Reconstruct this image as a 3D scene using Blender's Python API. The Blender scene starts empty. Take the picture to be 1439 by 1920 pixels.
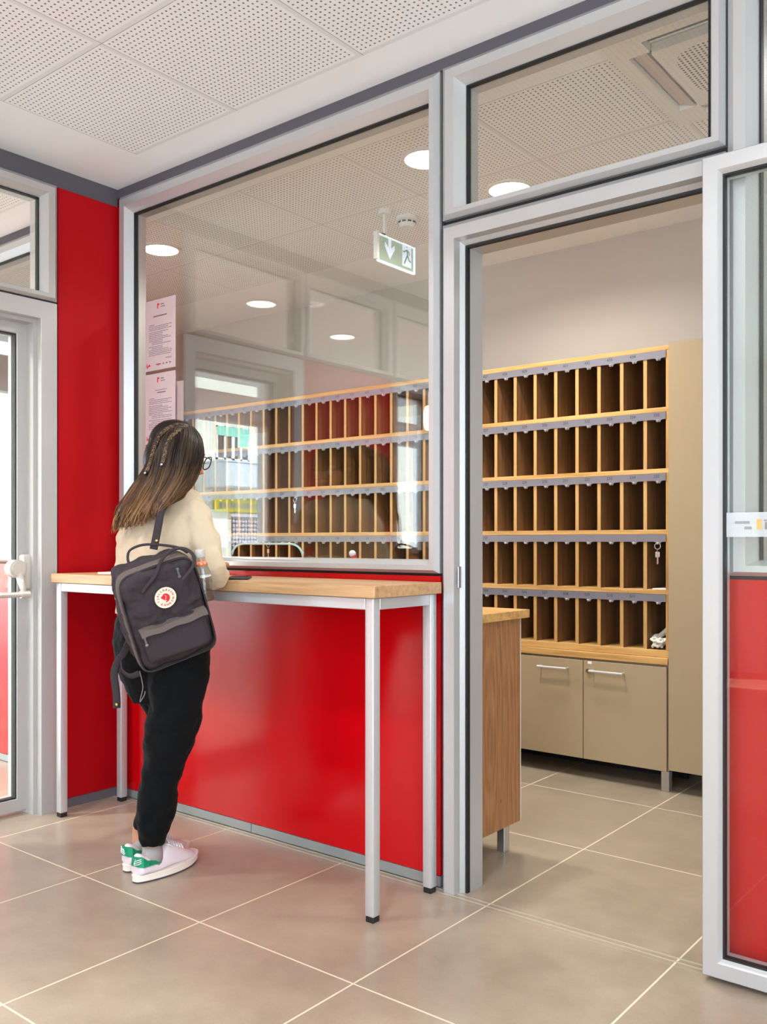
import bpy, bmesh, math, random
from mathutils import Vector, Matrix, Quaternion

# ------------------------------------------------------------------ camera, world, lights
SC = bpy.context.scene
COL = SC.collection
CAM = Vector((3.51, -2.47, 1.15)); YAW = 0.6751; FPX = 1702.65; CX = 719.5; CY = 1016.16
RT = Vector((math.cos(YAW), math.sin(YAW), 0)); FW = Vector((-math.sin(YAW), math.cos(YAW), 0)); UP = Vector((0, 0, 1))
cd = bpy.data.cameras.new('camera'); cam = bpy.data.objects.new('camera', cd); COL.objects.link(cam)
cam.location = CAM
cam.rotation_euler = (math.radians(90), 0, YAW)
cd.sensor_fit = 'HORIZONTAL'; cd.sensor_width = 36; cd.lens = 36 * FPX / 1439
cd.shift_x = 0.0; cd.shift_y = (CY - 960) / 1439; cd.clip_start = 0.05; cd.clip_end = 200
SC.camera = cam
SC.view_settings.view_transform = 'Standard'; SC.view_settings.look = 'None'
SC.view_settings.gamma = 1; SC.view_settings.use_curve_mapping = False
SC.view_settings.exposure = -0.06
SC.cycles.max_bounces = 10; SC.cycles.transparent_max_bounces = 24
SC.cycles.diffuse_bounces = 5; SC.cycles.glossy_bounces = 5
SC.cycles.sample_clamp_indirect = 6.0
try:
    SC.cycles.use_denoising = True
except Exception:
    pass
w = bpy.data.worlds.new('sky'); SC.world = w; w.use_nodes = True
bg = w.node_tree.nodes['Background']; bg.inputs[0].default_value = (0.72, 0.87, 1.0, 1); bg.inputs[1].default_value = 7.0

def add_light(name, kind, loc, energy, color, rot=(0, 0, 0), **kw):
    l = bpy.data.lights.new(name, kind); l.energy = energy; l.color = color
    for k, v in kw.items(): setattr(l, k, v)
    o = bpy.data.objects.new(name, l); COL.objects.link(o); o.location = loc; o.rotation_euler = rot
    return o
# daylight over the street front of the house opposite
add_light('sun', 'SUN', (-10, -6, 12), 26.0, (1, 0.96, 0.9), (math.radians(48), 0, math.radians(70)), angle=0.02)
# portals in the entrance and the two added openings guide the sky light in
for nm, loc, rot, sx, sy in (('portal_rear', (3.95, -5.99, 1.45), (math.radians(90), 0, 0), 3.5, 2.34), ('portal_right', (6.13, -3.7, 1.45), (math.radians(90), 0, math.radians(90)), 3.0, 2.34),
                             ('portal_entrance', (-2.37, -2.9, 1.2), (math.radians(90), 0, math.radians(-90)), 5.9, 2.9)):
    o_ = add_light(nm, 'AREA', loc, 1.0, (1, 1, 1), rot, shape='RECTANGLE', size=sx, size_y=sy); o_.data.cycles.is_portal = True

# ------------------------------------------------------------------ helpers
def Q(px, py, d):
    return CAM + d * (FW + RT * ((px - CX) / FPX) + UP * ((CY - py) / FPX))

def V(*a): return Vector(a)

def box(bm, x0, x1, y0, y1, z0, z1, bev=0.0, seg=1, mat=None):
    vs = [bm.verts.new(mat @ Vector((x, y, z)) if mat else (x, y, z)) for x in (x0, x1) for y in (y0, y1) for z in (z0, z1)]
    idx = [(0, 1, 3, 2), (4, 6, 7, 5), (0, 4, 5, 1), (2, 3, 7, 6), (0, 2, 6, 4), (1, 5, 7, 3)]
    fs = [bm.faces.new([vs[i] for i in f]) for f in idx]
    if bev > 0:
        es = list({e for f in fs for e in f.edges})
        bmesh.ops.bevel(bm, geom=es, offset=bev, segments=seg, affect='EDGES', profile=0.5)
    return vs

def tube(bm, pts, rad, n=10, flat=1.0, upv=None, cap=True):
    """pts list of Vector, rad float or list; flat squashes one axis"""
    P = [Vector(p) for p in pts]; k = len(P)
    R = rad if isinstance(rad, (list, tuple)) else [rad] * k
    rings = []; prev = None
    for i in range(k):
        t = (P[min(i + 1, k - 1)] - P[max(i - 1, 0)])
        if t.length < 1e-9: t = Vector((0, 0, 1))
        t.normalize()
        if prev is None:
            a = upv.copy() if upv is not None else (Vector((0, 0, 1)) if abs(t.z) < .9 else Vector((1, 0, 0)))
        else: a = prev
        a = a - t * a.dot(t)
        if a.length < 1e-6: a = t.orthogonal()
        a.normalize(); b = t.cross(a); prev = a
        r = R[i]; ra, rb = (r if isinstance(r, (tuple, list)) else (r, r * flat))
        rings.append([bm.verts.new(P[i] + a * (ra * math.cos(2 * math.pi * j / n)) + b * (rb * math.sin(2 * math.pi * j / n))) for j in range(n)])
    for i in range(k - 1):
        for j in range(n):
            bm.faces.new((rings[i][j], rings[i][(j + 1) % n], rings[i + 1][(j + 1) % n], rings[i + 1][j]))
    if cap:
        bm.faces.new(rings[0][::-1]); bm.faces.new(rings[-1])
    return rings

def loft(bm, rings, n=24, cap=True, pw=2.0):
    """rings: (centre, rx, ry, angle) horizontal (super)ellipses"""
    L = []
    for r in rings:
        c, rx, ry = r[0], r[1], r[2]; an = r[3] if len(r) > 3 else 0
        ca, sa = math.cos(an), math.sin(an); row = []
        for j in range(n):
            t = 2 * math.pi * j / n
            x = rx * math.copysign(abs(math.cos(t)) ** (2 / pw), math.cos(t)); y = ry * math.copysign(abs(math.sin(t)) ** (2 / pw), math.sin(t))
            row.append(bm.verts.new((c[0] + x * ca - y * sa, c[1] + x * sa + y * ca, c[2])))
        L.append(row)
    for i in range(len(L) - 1):
        for j in range(n):
            bm.faces.new((L[i][j], L[i][(j + 1) % n], L[i + 1][(j + 1) % n], L[i + 1][j]))
    if cap:
        bm.faces.new(L[0][::-1]); bm.faces.new(L[-1])
    return L

def ball(bm, c, r, seg=20, rings=14, m=None):
    c = Vector(c); r = r if isinstance(r, (tuple, list)) else (r, r, r)
    mm = Matrix.Translation(c) @ (m.to_4x4() if m else Matrix.Identity(4)) @ Matrix.Diagonal((r[0], r[1], r[2], 1))
    return bmesh.ops.create_uvsphere(bm, u_segments=seg, v_segments=rings, radius=1, matrix=mm)['verts']

def disc(bm, c, r, z0, z1, n=40):
    a = [bm.verts.new((c[0] + r * math.cos(2 * math.pi * i / n), c[1] + r * math.sin(2 * math.pi * i / n), z0)) for i in range(n)]
    b = [bm.verts.new((c[0] + r * math.cos(2 * math.pi * i / n), c[1] + r * math.sin(2 * math.pi * i / n), z1)) for i in range(n)]
    for i in range(n): bm.faces.new((a[i], a[(i + 1) % n], b[(i + 1) % n], b[i]))
    bm.faces.new(a[::-1]); bm.faces.new(b)

def poly_prism(bm, pts2, to3, th):
    """pts2 polygon, to3(u,v,w)->Vector"""
    a = [bm.verts.new(to3(u, v, 0)) for u, v in pts2]; b = [bm.verts.new(to3(u, v, th)) for u, v in pts2]
    n = len(a)
    for i in range(n): bm.faces.new((a[i], a[(i + 1) % n], b[(i + 1) % n], b[i]))
    bm.faces.new(a[::-1]); bm.faces.new(b)

def new(): return bmesh.new()

def obj(name, bm, mat, parent=None, smooth=False, label=None, cat=None, group=None, kind=None, autosm=None):
    bmesh.ops.recalc_face_normals(bm, faces=bm.faces)
    me = bpy.data.meshes.new(name); bm.to_mesh(me); bm.free()
    mats = mat if isinstance(mat, (list, tuple)) else [mat]
    for m in mats: me.materials.append(m)
    if smooth:
        for p in me.polygons: p.use_smooth = True
    o = bpy.data.objects.new(name, me); COL.objects.link(o)
    if autosm:
        for p in me.polygons: p.use_smooth = True
        try: me.set_sharp_from_angle(angle=math.radians(autosm))
        except Exception: pass
    if parent: o.parent = parent
    tag(o, label, cat, group, kind)
    return o

def tag(o, label=None, cat=None, group=None, kind=None):
    if label: o['label'] = label
    if cat: o['category'] = cat
    if group: o['group'] = group
    if kind: o['kind'] = kind
    return o

def thing(name, label, cat, group=None, loc=(0, 0, 0), rot=None):
    o = bpy.data.objects.new(name, None); COL.objects.link(o); o.location = loc
    if rot is not None: o.rotation_euler = rot
    o.empty_display_size = 0.05
    return tag(o, label, cat, group)

def remesh(o, vox, smooth_it=6, sub=0):
    m = o.modifiers.new('remesh', 'REMESH'); m.mode = 'VOXEL'; m.voxel_size = vox; m.use_smooth_shade = True
    if smooth_it:
        s = o.modifiers.new('smooth', 'SMOOTH'); s.factor = 0.5; s.iterations = smooth_it

# ------------------------------------------------------------------ materials
def mat(name, col, rough=0.5, metal=0.0, spec=0.5, coat=0.0, sheen=0.0):
    m = bpy.data.materials.new(name); m.use_nodes = True
    b = m.node_tree.nodes['Principled BSDF']
    b.inputs['Base Color'].default_value = (*col, 1); b.inputs['Roughness'].default_value = rough
    b.inputs['Metallic'].default_value = metal; b.inputs['Specular IOR Level'].default_value = spec
    b.inputs['Coat Weight'].default_value = coat; b.inputs['Sheen Weight'].default_value = sheen
    return m

class NT:
    def __init__(s, m): s.t = m.node_tree; s.b = s.t.nodes.get('Principled BSDF')
    def n(s, ty, **kw):
        x = s.t.nodes.new(ty)
        for k, v in kw.items(): setattr(x, k, v)
        return x
    def l(s, a, b): s.t.links.new(a, b)
    def math(s, op, a, b=None, c=None, clamp=False):
        x = s.n('ShaderNodeMath', operation=op); x.use_clamp = clamp
        for i, v in enumerate((a, b, c)):
            if v is None: continue
            if isinstance(v, (int, float)): x.inputs[i].default_value = v
            else: s.l(v, x.inputs[i])
        return x.outputs[0]
    def mix(s, f, a, b):
        x = s.n('ShaderNodeMix', data_type='RGBA')
        for i, v in ((0, f), (6, a), (7, b)):
            if isinstance(v, (int, float)): x.inputs[i].default_value = v
            elif isinstance(v, tuple): x.inputs[i].default_value = (*v, 1)
            else: s.l(v, x.inputs[i])
        return x.outputs[2]
    def noise(s, vec, scale, detail=3, rough=.5):
        x = s.n('ShaderNodeTexNoise'); x.inputs['Scale'].default_value = scale; x.inputs['Detail'].default_value = detail; x.inputs['Roughness'].default_value = rough
        s.l(vec, x.inputs['Vector']); return x.outputs['Fac']
    def pos(s): return s.n('ShaderNodeNewGeometry').outputs['Position']
    def objc(s): return s.n('ShaderNodeTexCoord').outputs['Object']
    def mapping(s, vec, sc=(1, 1, 1), loc=(0, 0, 0), rot=(0, 0, 0)):
        x = s.n('ShaderNodeMapping'); x.inputs['Scale'].default_value = sc; x.inputs['Location'].default_value = loc; x.inputs['Rotation'].default_value = rot
        s.l(vec, x.inputs['Vector']); return x.outputs['Vector']
    def bump(s, h, strength=.2, dist=.01):
        x = s.n('ShaderNodeBump'); x.inputs['Strength'].default_value = strength; x.inputs['Distance'].default_value = dist
        s.l(h, x.inputs['Height']); s.l(x.outputs[0], s.b.inputs['Normal'])
    def ramp(s, f, stops):
        x = s.n('ShaderNodeValToRGB'); e = x.color_ramp.elements
        while len(e) < len(stops): e.new(0.5)
        for i, (p, c) in enumerate(stops): e[i].position = p; e[i].color = (*c, 1)
        s.l(f, x.inputs[0]); return x.outputs[0]

def emis(name, col, st):
    m = mat(name, col); b = m.node_tree.nodes['Principled BSDF']
    b.inputs['Emission Color'].default_value = (*col, 1); b.inputs['Emission Strength'].default_value = st; return m

ALU = mat('anodised_aluminium', (0.53, 0.535, 0.54), 0.34, 0.45)
n = NT(ALU); v = n.mapping(n.objc(), (60, 60, 1.5)); n.l(n.math('MULTIPLY_ADD', n.noise(v, 6, 2), .12, .28), n.b.inputs['Roughness'])
ALU_W = mat('aluminium_satin_warm', (0.47, 0.45, 0.435), 0.42, 0.3)
STEEL = mat('brushed_steel', (0.62, 0.63, 0.64), 0.25, 0.9)
CHROME = mat('chrome', (0.8, 0.8, 0.8), 0.12, 1.0)
GASK = mat('black_rubber_gasket', (0.008, 0.008, 0.008), 0.6)
RED = mat('red_gloss_panel', (0.50, 0.001, 0.004), 0.15, 0, 0.38)
n = NT(RED); n.bump(n.noise(n.objc(), 1.6, 1), .04, .02)
RED_M = mat('red_satin_panel', (0.40, 0.001, 0.005), 0.5, 0, 0.15)
BAND = mat('grey_painted_band', (0.095, 0.089, 0.104), 0.5, 0, .3)
BASE = mat('grey_green_baseboard', (0.33, 0.36, 0.36), 0.35, 0.4)
WALLB = mat('beige_wall_paint', (0.50, 0.455, 0.41), 0.75)
n = NT(WALLB); n.bump(n.noise(n.objc(), 120, 2), .05, .002)
BEIGE = mat('beige_laminate', (0.36, 0.272, 0.162), 0.45)
BLACK = mat('black_plastic', (0.01, 0.01, 0.011), 0.4)
WHITE = mat('white_plastic', (0.82, 0.82, 0.80), 0.4)
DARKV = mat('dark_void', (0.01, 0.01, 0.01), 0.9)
PAPER = mat('pinkish_paper', (0.60, 0.47, 0.47), 0.7)
PAPERW = mat('white_paper', (0.85, 0.84, 0.82), 0.7)
INK = mat('grey_ink', (0.16, 0.11, 0.12), 0.8)
INKR = mat('red_ink', (0.65, 0.02, 0.03), 0.8)

def wood(name, c0, c1, c2, axis='x', sc=1.0, rough=.42):
    m = mat(name, c1, rough); n = NT(m)
    s = {'x': (1.2, 22, 22), 'y': (22, 1.2, 22), 'z': (22, 22, 1.2)}[axis]
    v = n.mapping(n.objc(), tuple(k * sc for k in s))
    a = n.noise(v, 2.2, 6, .62)
    s2 = {'x': (.5, 5, 5), 'y': (5, .5, 5), 'z': (5, 5, .5)}[axis]
    b_ = n.noise(n.mapping(n.objc(), tuple(k * sc for k in s2), (3, 1, 7)), 1.5, 3)
    f = n.math('ADD', n.math('MULTIPLY', a, .7), n.math('MULTIPLY', b_, .3))
    c = n.ramp(f, [(0.34, c0), (0.5, c1), (0.66, c2)])
    n.l(c, n.b.inputs['Base Color']); n.bump(a, .06, .002)
    return m
OAKX = wood('oak_edge_horizontal', (0.36, 0.185, 0.05), (0.56, 0.32, 0.105), (0.68, 0.42, 0.16), 'x')
OAKZ = wood('oak_edge_vertical', (0.34, 0.175, 0.05), (0.52, 0.295, 0.10), (0.63, 0.38, 0.15), 'z')
OAKIN = wood('oak_shaded_board', (0.13, 0.055, 0.020), (0.21, 0.10, 0.038), (0.30, 0.15, 0.06), 'z')  # inner boards: same oak, shade of the compartments put into the colour
OAKTOP = wood('oak_counter_board', (0.34, 0.19, 0.085), (0.50, 0.30, 0.15), (0.60, 0.38, 0.20), 'x', 1.1, .36)
# desk end board: cathedral grain with knots
OAKEND = mat('oak_end_board', (0.4, 0.2, 0.09), 0.4); n = NT(OAKEND)
v = n.objc()
wv = n.n('ShaderNodeTexWave', wave_type='RINGS', rings_direction='X'); wv.inputs['Scale'].default_value = 3.0; wv.inputs['Distortion'].default_value = 9.0; wv.inputs['Detail'].default_value = 3; wv.inputs['Detail Scale'].default_value = 1.2
n.l(n.mapping(v, (1, 3.4, .55), (0, -.9, -.25)), wv.inputs['Vector'])
fi = n.noise(n.mapping(v, (30, 60, 2.0)), 3, 5, .6)
f = n.math('ADD', n.math('MULTIPLY', wv.outputs['Fac'], .13), n.math('MULTIPLY', fi, .87))
c = n.ramp(f, [(0.26, (0.20, 0.085, 0.032)), (0.5, (0.36, 0.165, 0.065)), (0.74, (0.46, 0.235, 0.11))])
vo = n.n('ShaderNodeTexVoronoi'); vo.inputs['Scale'].default_value = 3.4; n.l(n.mapping(v, (1, 1.6, .8), (0, .3, .1)), vo.inputs['Vector'])
kn = n.math('LESS_THAN', vo.outputs['Distance'], .07)
c = n.mix(n.math('MULTIPLY', kn, .75), c, (0.07, 0.03, 0.015)); n.l(c, n.b.inputs['Base Color'])

def glass_mat(name, tint=(0.965, 0.98, 0.97), k=1.6):
    m = bpy.data.materials.new(name); m.use_nodes = True; t = m.node_tree
    for x in list(t.nodes):
        if x.type != 'OUTPUT_MATERIAL': t.nodes.remove(x)
    n = NT(m); out = [x for x in t.nodes if x.type == 'OUTPUT_MATERIAL'][0]
    g = n.n('ShaderNodeNewGeometry'); d = n.n('ShaderNodeVectorMath', operation='DOT_PRODUCT')
    n.l(g.outputs['Normal'], d.inputs[0]); n.l(g.outputs['Incoming'], d.inputs[1])
    c = n.math('ABSOLUTE', d.outputs['Value']); q = n.math('POWER', n.math('SUBTRACT', 1.0, c), 5.0)
    r = n.math('MULTIPLY', n.math('MULTIPLY_ADD', q, .96, .045), k, clamp=True)
    tr = n.n('ShaderNodeBsdfTransparent'); tr.inputs[0].default_value = (*tint, 1)
    gl = n.n('ShaderNodeBsdfGlossy'); gl.inputs['Roughness'].default_value = 0.0; gl.inputs[0].default_value = (1, 1, 1, 1)
    mx = n.n('ShaderNodeMixShader'); n.l(r, mx.inputs[0]); n.l(tr.outputs[0], mx.inputs[1]); n.l(gl.outputs[0], mx.inputs[2]); n.l(mx.outputs[0], out.inputs[0])
    return m
GLASS = glass_mat('window_glass'); GLASS_D = glass_mat('door_glass', k=.75)

# floor tiles: joints at the measured places
FLOOR = mat('taupe_floor_tile', (0.4, 0.33, 0.25), 0.3); n = NT(FLOOR)
sp = n.n('ShaderNodeSeparateXYZ'); P = n.pos(); n.l(P, sp.inputs[0])
X, Y = sp.outputs[0], sp.outputs[1]
def joint(coord, off, per, wd):
    a = n.math('DIVIDE', n.math('SUBTRACT', coord, off), per)
    fr = n.math('ABSOLUTE', n.math('SUBTRACT', a, n.math('ROUND', a)))
    return n.math('LESS_THAN', n.math('MULTIPLY', fr, per), wd)
jx = joint(X, 0.749, 0.611, .0027)
lob = n.math('LESS_THAN', Y, -0.05)
jy1 = n.math('MULTIPLY', joint(Y, -0.674, 0.626, .0027), lob)
jy2 = n.math('MULTIPLY', joint(Y, 0.652, 0.68, .0027), n.math('GREATER_THAN', Y, 0.05))
gr = n.math('MAXIMUM', jx, n.math('MAXIMUM', jy1, jy2))
cl = n.noise(P, 1.7, 5, .6); fn = n.noise(P, 9, 5, .65); gn = n.noise(P, 160, 2, .5)
f = n.math('ADD', n.math('ADD', n.math('MULTIPLY', cl, .55), n.math('MULTIPLY', fn, .33)), n.math('MULTIPLY', gn, .12))
c = n.ramp(f, [(0.32, (0.27, 0.213, 0.155)), (0.5, (0.345, 0.280, 0.208)), (0.68, (0.42, 0.345, 0.262))])
c = n.mix(gr, c, (0.72, 0.62, 0.44)); n.l(c, n.b.inputs['Base Color'])
n.l(n.math('ADD', n.math('MULTIPLY_ADD', fn, .16, .24), n.math('MULTIPLY', gr, .4)), n.b.inputs['Roughness'])
n.bump(n.math('SUBTRACT', n.math('MULTIPLY', gn, .15), gr), .25, .0015)

def ceil_mat(name, x0, tx, y0, ty, xlim, ylim, col=(0.81, 0.855, 0.885)):
    """perforated tiles inside xlim/ylim, plain margin elsewhere"""
    m = mat(name, col, .8); n = NT(m); sp = n.n('ShaderNodeSeparateXYZ'); n.l(n.pos(), sp.inputs[0])
    def loc(cc, o, t):
        a = n.math('DIVIDE', n.math('SUBTRACT', cc, o), t); fr = n.math('SUBTRACT', a, n.math('FLOOR', a)); return n.math('MULTIPLY', fr, t)
    u = loc(sp.outputs[0], x0, tx); v = loc(sp.outputs[1], y0, ty)
    def dd(c, t):
        k = round((t - 0.05) / 0.0197); p = (t - 0.052) / k     # k+1 holes
        a = n.math('DIVIDE', n.math('SUBTRACT', c, .018), p)
        d = n.math('MULTIPLY', n.math('SUBTRACT', a, n.math('ROUND', a)), p)
        ins = n.math('MULTIPLY', n.math('GREATER_THAN', c, .010), n.math('LESS_THAN', c, t - .026))
        return d, ins
    du, iu = dd(u, tx); dv, iv = dd(v, ty)
    r2 = n.math('ADD', n.math('MULTIPLY', du, du), n.math('MULTIPLY', dv, dv))
    hole = n.math('LESS_THAN', r2, .0036 ** 2)
    inz = n.math('MULTIPLY', n.math('MULTIPLY', n.math('GREATER_THAN', sp.outputs[0], xlim[0]), n.math('LESS_THAN', sp.outputs[0], xlim[1])),
                 n.math('MULTIPLY', n.math('GREATER_THAN', sp.outputs[1], ylim[0]), n.math('LESS_THAN', sp.outputs[1], ylim[1])))
    hole = n.math('MULTIPLY', n.math('MULTIPLY', hole, n.math('MULTIPLY', iu, iv)), inz)
    def near0(c, t, w=.0022): return n.math('LESS_THAN', c, w)
    seam = n.math('MULTIPLY', n.math('MAXIMUM', near0(u, tx), near0(v, ty)), inz)
    def tb(c, t): return n.math('GREATER_THAN', c, t - .017)
    tbar = n.math('MULTIPLY', n.math('MAXIMUM', tb(u, tx), tb(v, ty)), inz)
    c = n.mix(tbar, tuple(col), tuple(k * .87 for k in col))
    c = n.mix(n.math('MULTIPLY', seam, .8), c, (0.15, 0.14, 0.13))
    c = n.mix(hole, c, (0.17, 0.145, 0.13)); n.l(c, n.b.inputs['Base Color'])
    n.bump(n.math('SUBTRACT', 1.0, n.math('MAXIMUM', hole, n.math('MAXIMUM', seam, n.math('MULTIPLY', tbar, .5)))), .4, .003)
    return m
CEIL_L = ceil_mat('lobby_ceiling_tiles', 0.366, 0.6115, -0.176 - 0.583 * 12, 0.583, (0.366, 9), (-9, -0.176))
CEIL_O = ceil_mat('office_ceiling_tiles', 0.405 - 0.6185 * 6, 0.6185, 0.352, 0.5605, (-3.3, 3.5), (0.352, 1.473), (0.90, 0.915, 0.93))
CEIL_V = ceil_mat('vestibule_ceiling_tiles', -0.46 - 0.6 * 5, 0.6, -0.18 - .6 * 12, 0.6, (-2.26, -0.46), (-9, -0.18), (0.86, 0.86, 0.86))
PLAIN = mat('plain_white_board', (0.72, 0.70, 0.68), .8)

# ------------------------------------------------------------------ structure: floor, ceilings, walls
ZC = 2.752
bm = new(); box(bm, -3.4, 6.2, -6.0, 2.3, -0.12, 0.0); obj('floor', bm, FLOOR, kind='structure')
bm = new(); box(bm, -0.1, 6.2, -6.0, 0.06, ZC, ZC + .12); obj('ceiling', bm, CEIL_L, kind='structure')
bm = new(); box(bm, -3.4, 6.2, 0.06, 2.3, ZC, ZC + .12); obj('ceiling', bm, CEIL_O, kind='structure')
bm = new(); box(bm, -3.4, -0.1, -6.0, 0.06, ZC, ZC + .12); obj('ceiling', bm, CEIL_V, kind='structure')
bm = new(); box(bm, -3.4, 6.2, 2.02, 2.14, 0, ZC); obj('wall_rear', bm, WALLB, kind='structure')
bm = new(); box(bm, 4.6, 4.72, 0.08, 2.02, 0, ZC); obj('wall_office_right', bm, WALLB, kind='structure')
bm = new(); box(bm, -3.3, -3.18, 0.08, 2.02, 0, ZC); obj('wall_office_left', bm, WALLB, kind='structure')
bm = new(); box(bm, 6.0, 6.12, -6.0, 0.0, 0, .28); box(bm, 6.0, 6.12, -6.0, 0.0, 2.62, ZC); box(bm, 6.0, 6.12, -6.0, -5.2, .28, 2.62); box(bm, 6.0, 6.12, -2.2, 0.0, .28, 2.62)  # unseen wall; its opening is added to let daylight in from the right
obj('wall_right', bm, mat('off_white_wall', (0.72, 0.69, 0.65), .7), kind='structure')
# wall behind the photographer: piers, parapet and lintel round one unseen opening added for daylight
bm = new()
box(bm, -2.4, 6.0, -5.98, -5.88, 2.62, ZC); box(bm, -2.4, 6.0, -5.98, -5.88, 0, .28)
box(bm, -2.4, 2.2, -5.98, -5.88, .28, 2.62); box(bm, 5.7, 6.0, -5.98, -5.88, .28, 2.62)
obj('wall_front', bm, mat('cream_plaster', (0.70, 0.66, 0.60), .7), kind='structure')

# grey bands under the ceiling
bm = new(); box(bm, -0.045, 6.0, 0.0, 0.075, 2.712, ZC); obj('trim_1', bm, BAND, kind='structure')
bm = new(); box(bm, -0.12, -0.018, -5.88, 0.0, 2.668, ZC); obj('trim_2', bm, BAND, kind='structure')
bm = new(); box(bm, -2.3, -0.12, 0.0, 0.075, 2.712, ZC); obj('trim_3', bm, BAND, kind='structure')
# metal threshold strip in the floor under the partition
bm = new()
for y in (-0.028, -0.004): box(bm, -0.02, 2.72, y - .0022, y + .0022, 0, 0.0016)
obj('trim_4', bm, mat('pale_brass_strip', (0.62, 0.57, 0.46), .35, .5), kind='structure')

PROF = [(0.0, 0.012), (0.0, 0.0), (0.022, -0.020), (0.056, -0.020), (0.074, 0.004), (0.084, 0.018)]
def frame(bm, plane, base, u0, u1, z0, z1, prof=PROF, back=0.075, wback=0.09, sill=True, F=(1, 1, 1, 1)):
    """mitred profile; plane 'y': front looks to -y at y=base; plane 'x': front looks to +x at x=base"""
    full = [(0.0, back)] + prof + [(prof[-1][0], 0.035), (wback, 0.035), (wback, back)]
    def p3(u, d, z): return (u, base + d, z) if plane == 'y' else (base - d, u, z)
    loops = []
    for w_, d in full:
        lo = z0 + w_ * F[3] if sill else z0
        a_, b_, t_ = u0 + w_ * F[0], u1 - w_ * F[1], z1 - w_ * F[2]
        loops.append([bm.verts.new(p3(u, d, z)) for u, z in ((a_, lo), (b_, lo), (b_, t_), (a_, t_))])
    k = len(loops)
    for i in range(k):
        a, b = loops[i], loops[(i + 1) % k]
        for j in range(4):
            if not sill and j == 0: continue
            try: bm.faces.new((a[j], a[(j + 1) % 4], b[(j + 1) % 4], b[j]))
            except ValueError: pass
    if not sill:
        bm.faces.new([l[0] for l in loops]); bm.faces.new([l[1] for l in loops])

def gasket(bm, plane, base, u0, u1, z0, z1, w_=0.084, d0=0.014, d1=0.034, t=0.005, F=(1, 1, 1, 1), low=True):
    a0, a1, b0, b1 = u0 + w_ * F[0], u1 - w_ * F[1], z0 + w_ * F[3], z1 - w_ * F[2]
    def bx(ua, ub, za, zb):
        if plane == 'y': box(bm, ua, ub, base + d0, base + d1, za, zb)
        else: box(bm, base - d1, base - d0, ua, ub, za, zb)
    bx(a0, a0 + t, b0, b1); bx(a1 - t, a1, b0, b1); bx(a0 + t, a1 - t, b1 - t, b1)
    if low: bx(a0 + t, a1 - t, b0, b0 + t)

def pane(bm, plane, base, u0, u1, z0, z1, w_=0.084, d0=0.022, d1=0.029, F=(1, 1, 1, 1)):
    a0, a1, b0, b1 = u0 + w_ * F[0] - .004, u1 - w_ * F[1] + .004, z0 + w_ * F[3] - .004, z1 - w_ * F[2] + .004
    if plane == 'y': box(bm, a0, a1, base + d0, base + d1, b0, b1)
    else: box(bm, base - d1, base - d0, a0, a1, b0, b1)

def window(name, plane, base, u0, u1, z0, z1, m=ALU, glass=True, cut=None, kind='structure', parent=None, w_=.084, F=(1, .55, 1, .5)):
    bm = new(); frame(bm, plane, base, u0, u1, z0, z1, F=F)
    fr = obj(name, bm, m, parent, kind=kind)
    bm = new(); gasket(bm, plane, base, u0, u1, z0, z1, F=F, low=False); obj('gasket', bm, GASK, fr)
    if glass and cut is None:
        bm = new(); pane(bm, plane, base, u0, u1, z0, z1, F=F); obj('glass_pane', bm, GLASS, fr)
    return fr

# partition towards the office (front face y=0)
W1 = window('window_1', 'y', 0.0, 0.0, 1.772, 1.045, 2.712, cut=True)
# its pane with the arched hatch cut at the bottom
a0, a1, b0, b1 = .080, 1.729, 1.045 + .038, 2.632
xl, xr, zt = 0.725, 1.118, 1.143
pts = [(a0, b0), (xl, b0)]
for i in range(9):
    t = math.pi - i * math.pi / 16; pts.append((xl + .07 + .07 * math.cos(t), zt - .045 + .045 * math.sin(t)))
for i in range(9):
    t = math.pi / 2 - i * math.pi / 16; pts.append((xr - .07 + .07 * math.cos(t), zt - .045 + .045 * math.sin(t)))
pts += [(xr, b0), (a1, b0), (a1, b1), (a0, b1)]
bm = new(); poly_prism(bm, pts, lambda u, v, w_: Vector((u, 0.022 + w_, v)), .007)
obj('glass_pane', bm, GLASS, W1)
bm = new(); arch = [Vector((u, .0255, v)) for u, v in pts[2:20]]
tube(bm, [Vector((xl, .0255, b0 + .03))] + arch + [Vector((xr, .0255, b0 + .03))], .0042, 6)
obj('hatch_edge', bm, mat('polished_glass_edge', (0.42, 0.56, 0.52), .15), W1, smooth=True)
W2 = window('window_2', 'y', 0.0, 1.784, 2.706, 2.212, 2.716, F=(1, .55, .9, .45))
# right hand bay behind the slid door leaf
W4 = window('window_4', 'y', 0.0, 2.712, 4.10, 1.060, 2.716, F=(.92, .55, 1, .5))
window('window_5', 'y', 0.0, 4.112, 5.98, 1.060, 2.716)
bm = new(); box(bm, 0.0, 1.772, 0.004, 0.07, 0.040, 1.036); obj('wall_partition_left', bm, RED, kind='structure')
bm = new(); box(bm, 2.712, 5.98, 0.004, 0.07, 0.040, 1.050); obj('wall_partition_right', bm, RED, kind='structure')
bm = new(); box(bm, -0.03, -0.002, 0.008, 0.07, 0.040, 2.712); obj('wall_corner', bm, RED_M, kind='structure')
bm = new(); box(bm, 1.773, 1.783, 0.012, 0.07, 0, 2.712); box(bm, 2.7065, 2.7115, 0.012, 0.07, 0, 2.712); box(bm, -0.001, 1.772, 0.02, 0.07, 1.036, 1.045); box(bm, 2.712, 5.98, .02, .07, 1.05, 1.06); box(bm, 1.784, 2.706, .015, .07, 2.197, 2.211)
obj('trim_5', bm, GASK, kind='structure')
bm = new(); box(bm, -0.03, 0.86, 0.002, 0.07, 0.004, 0.038); obj('baseboard_back', bm, BASE, kind='structure')
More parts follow.
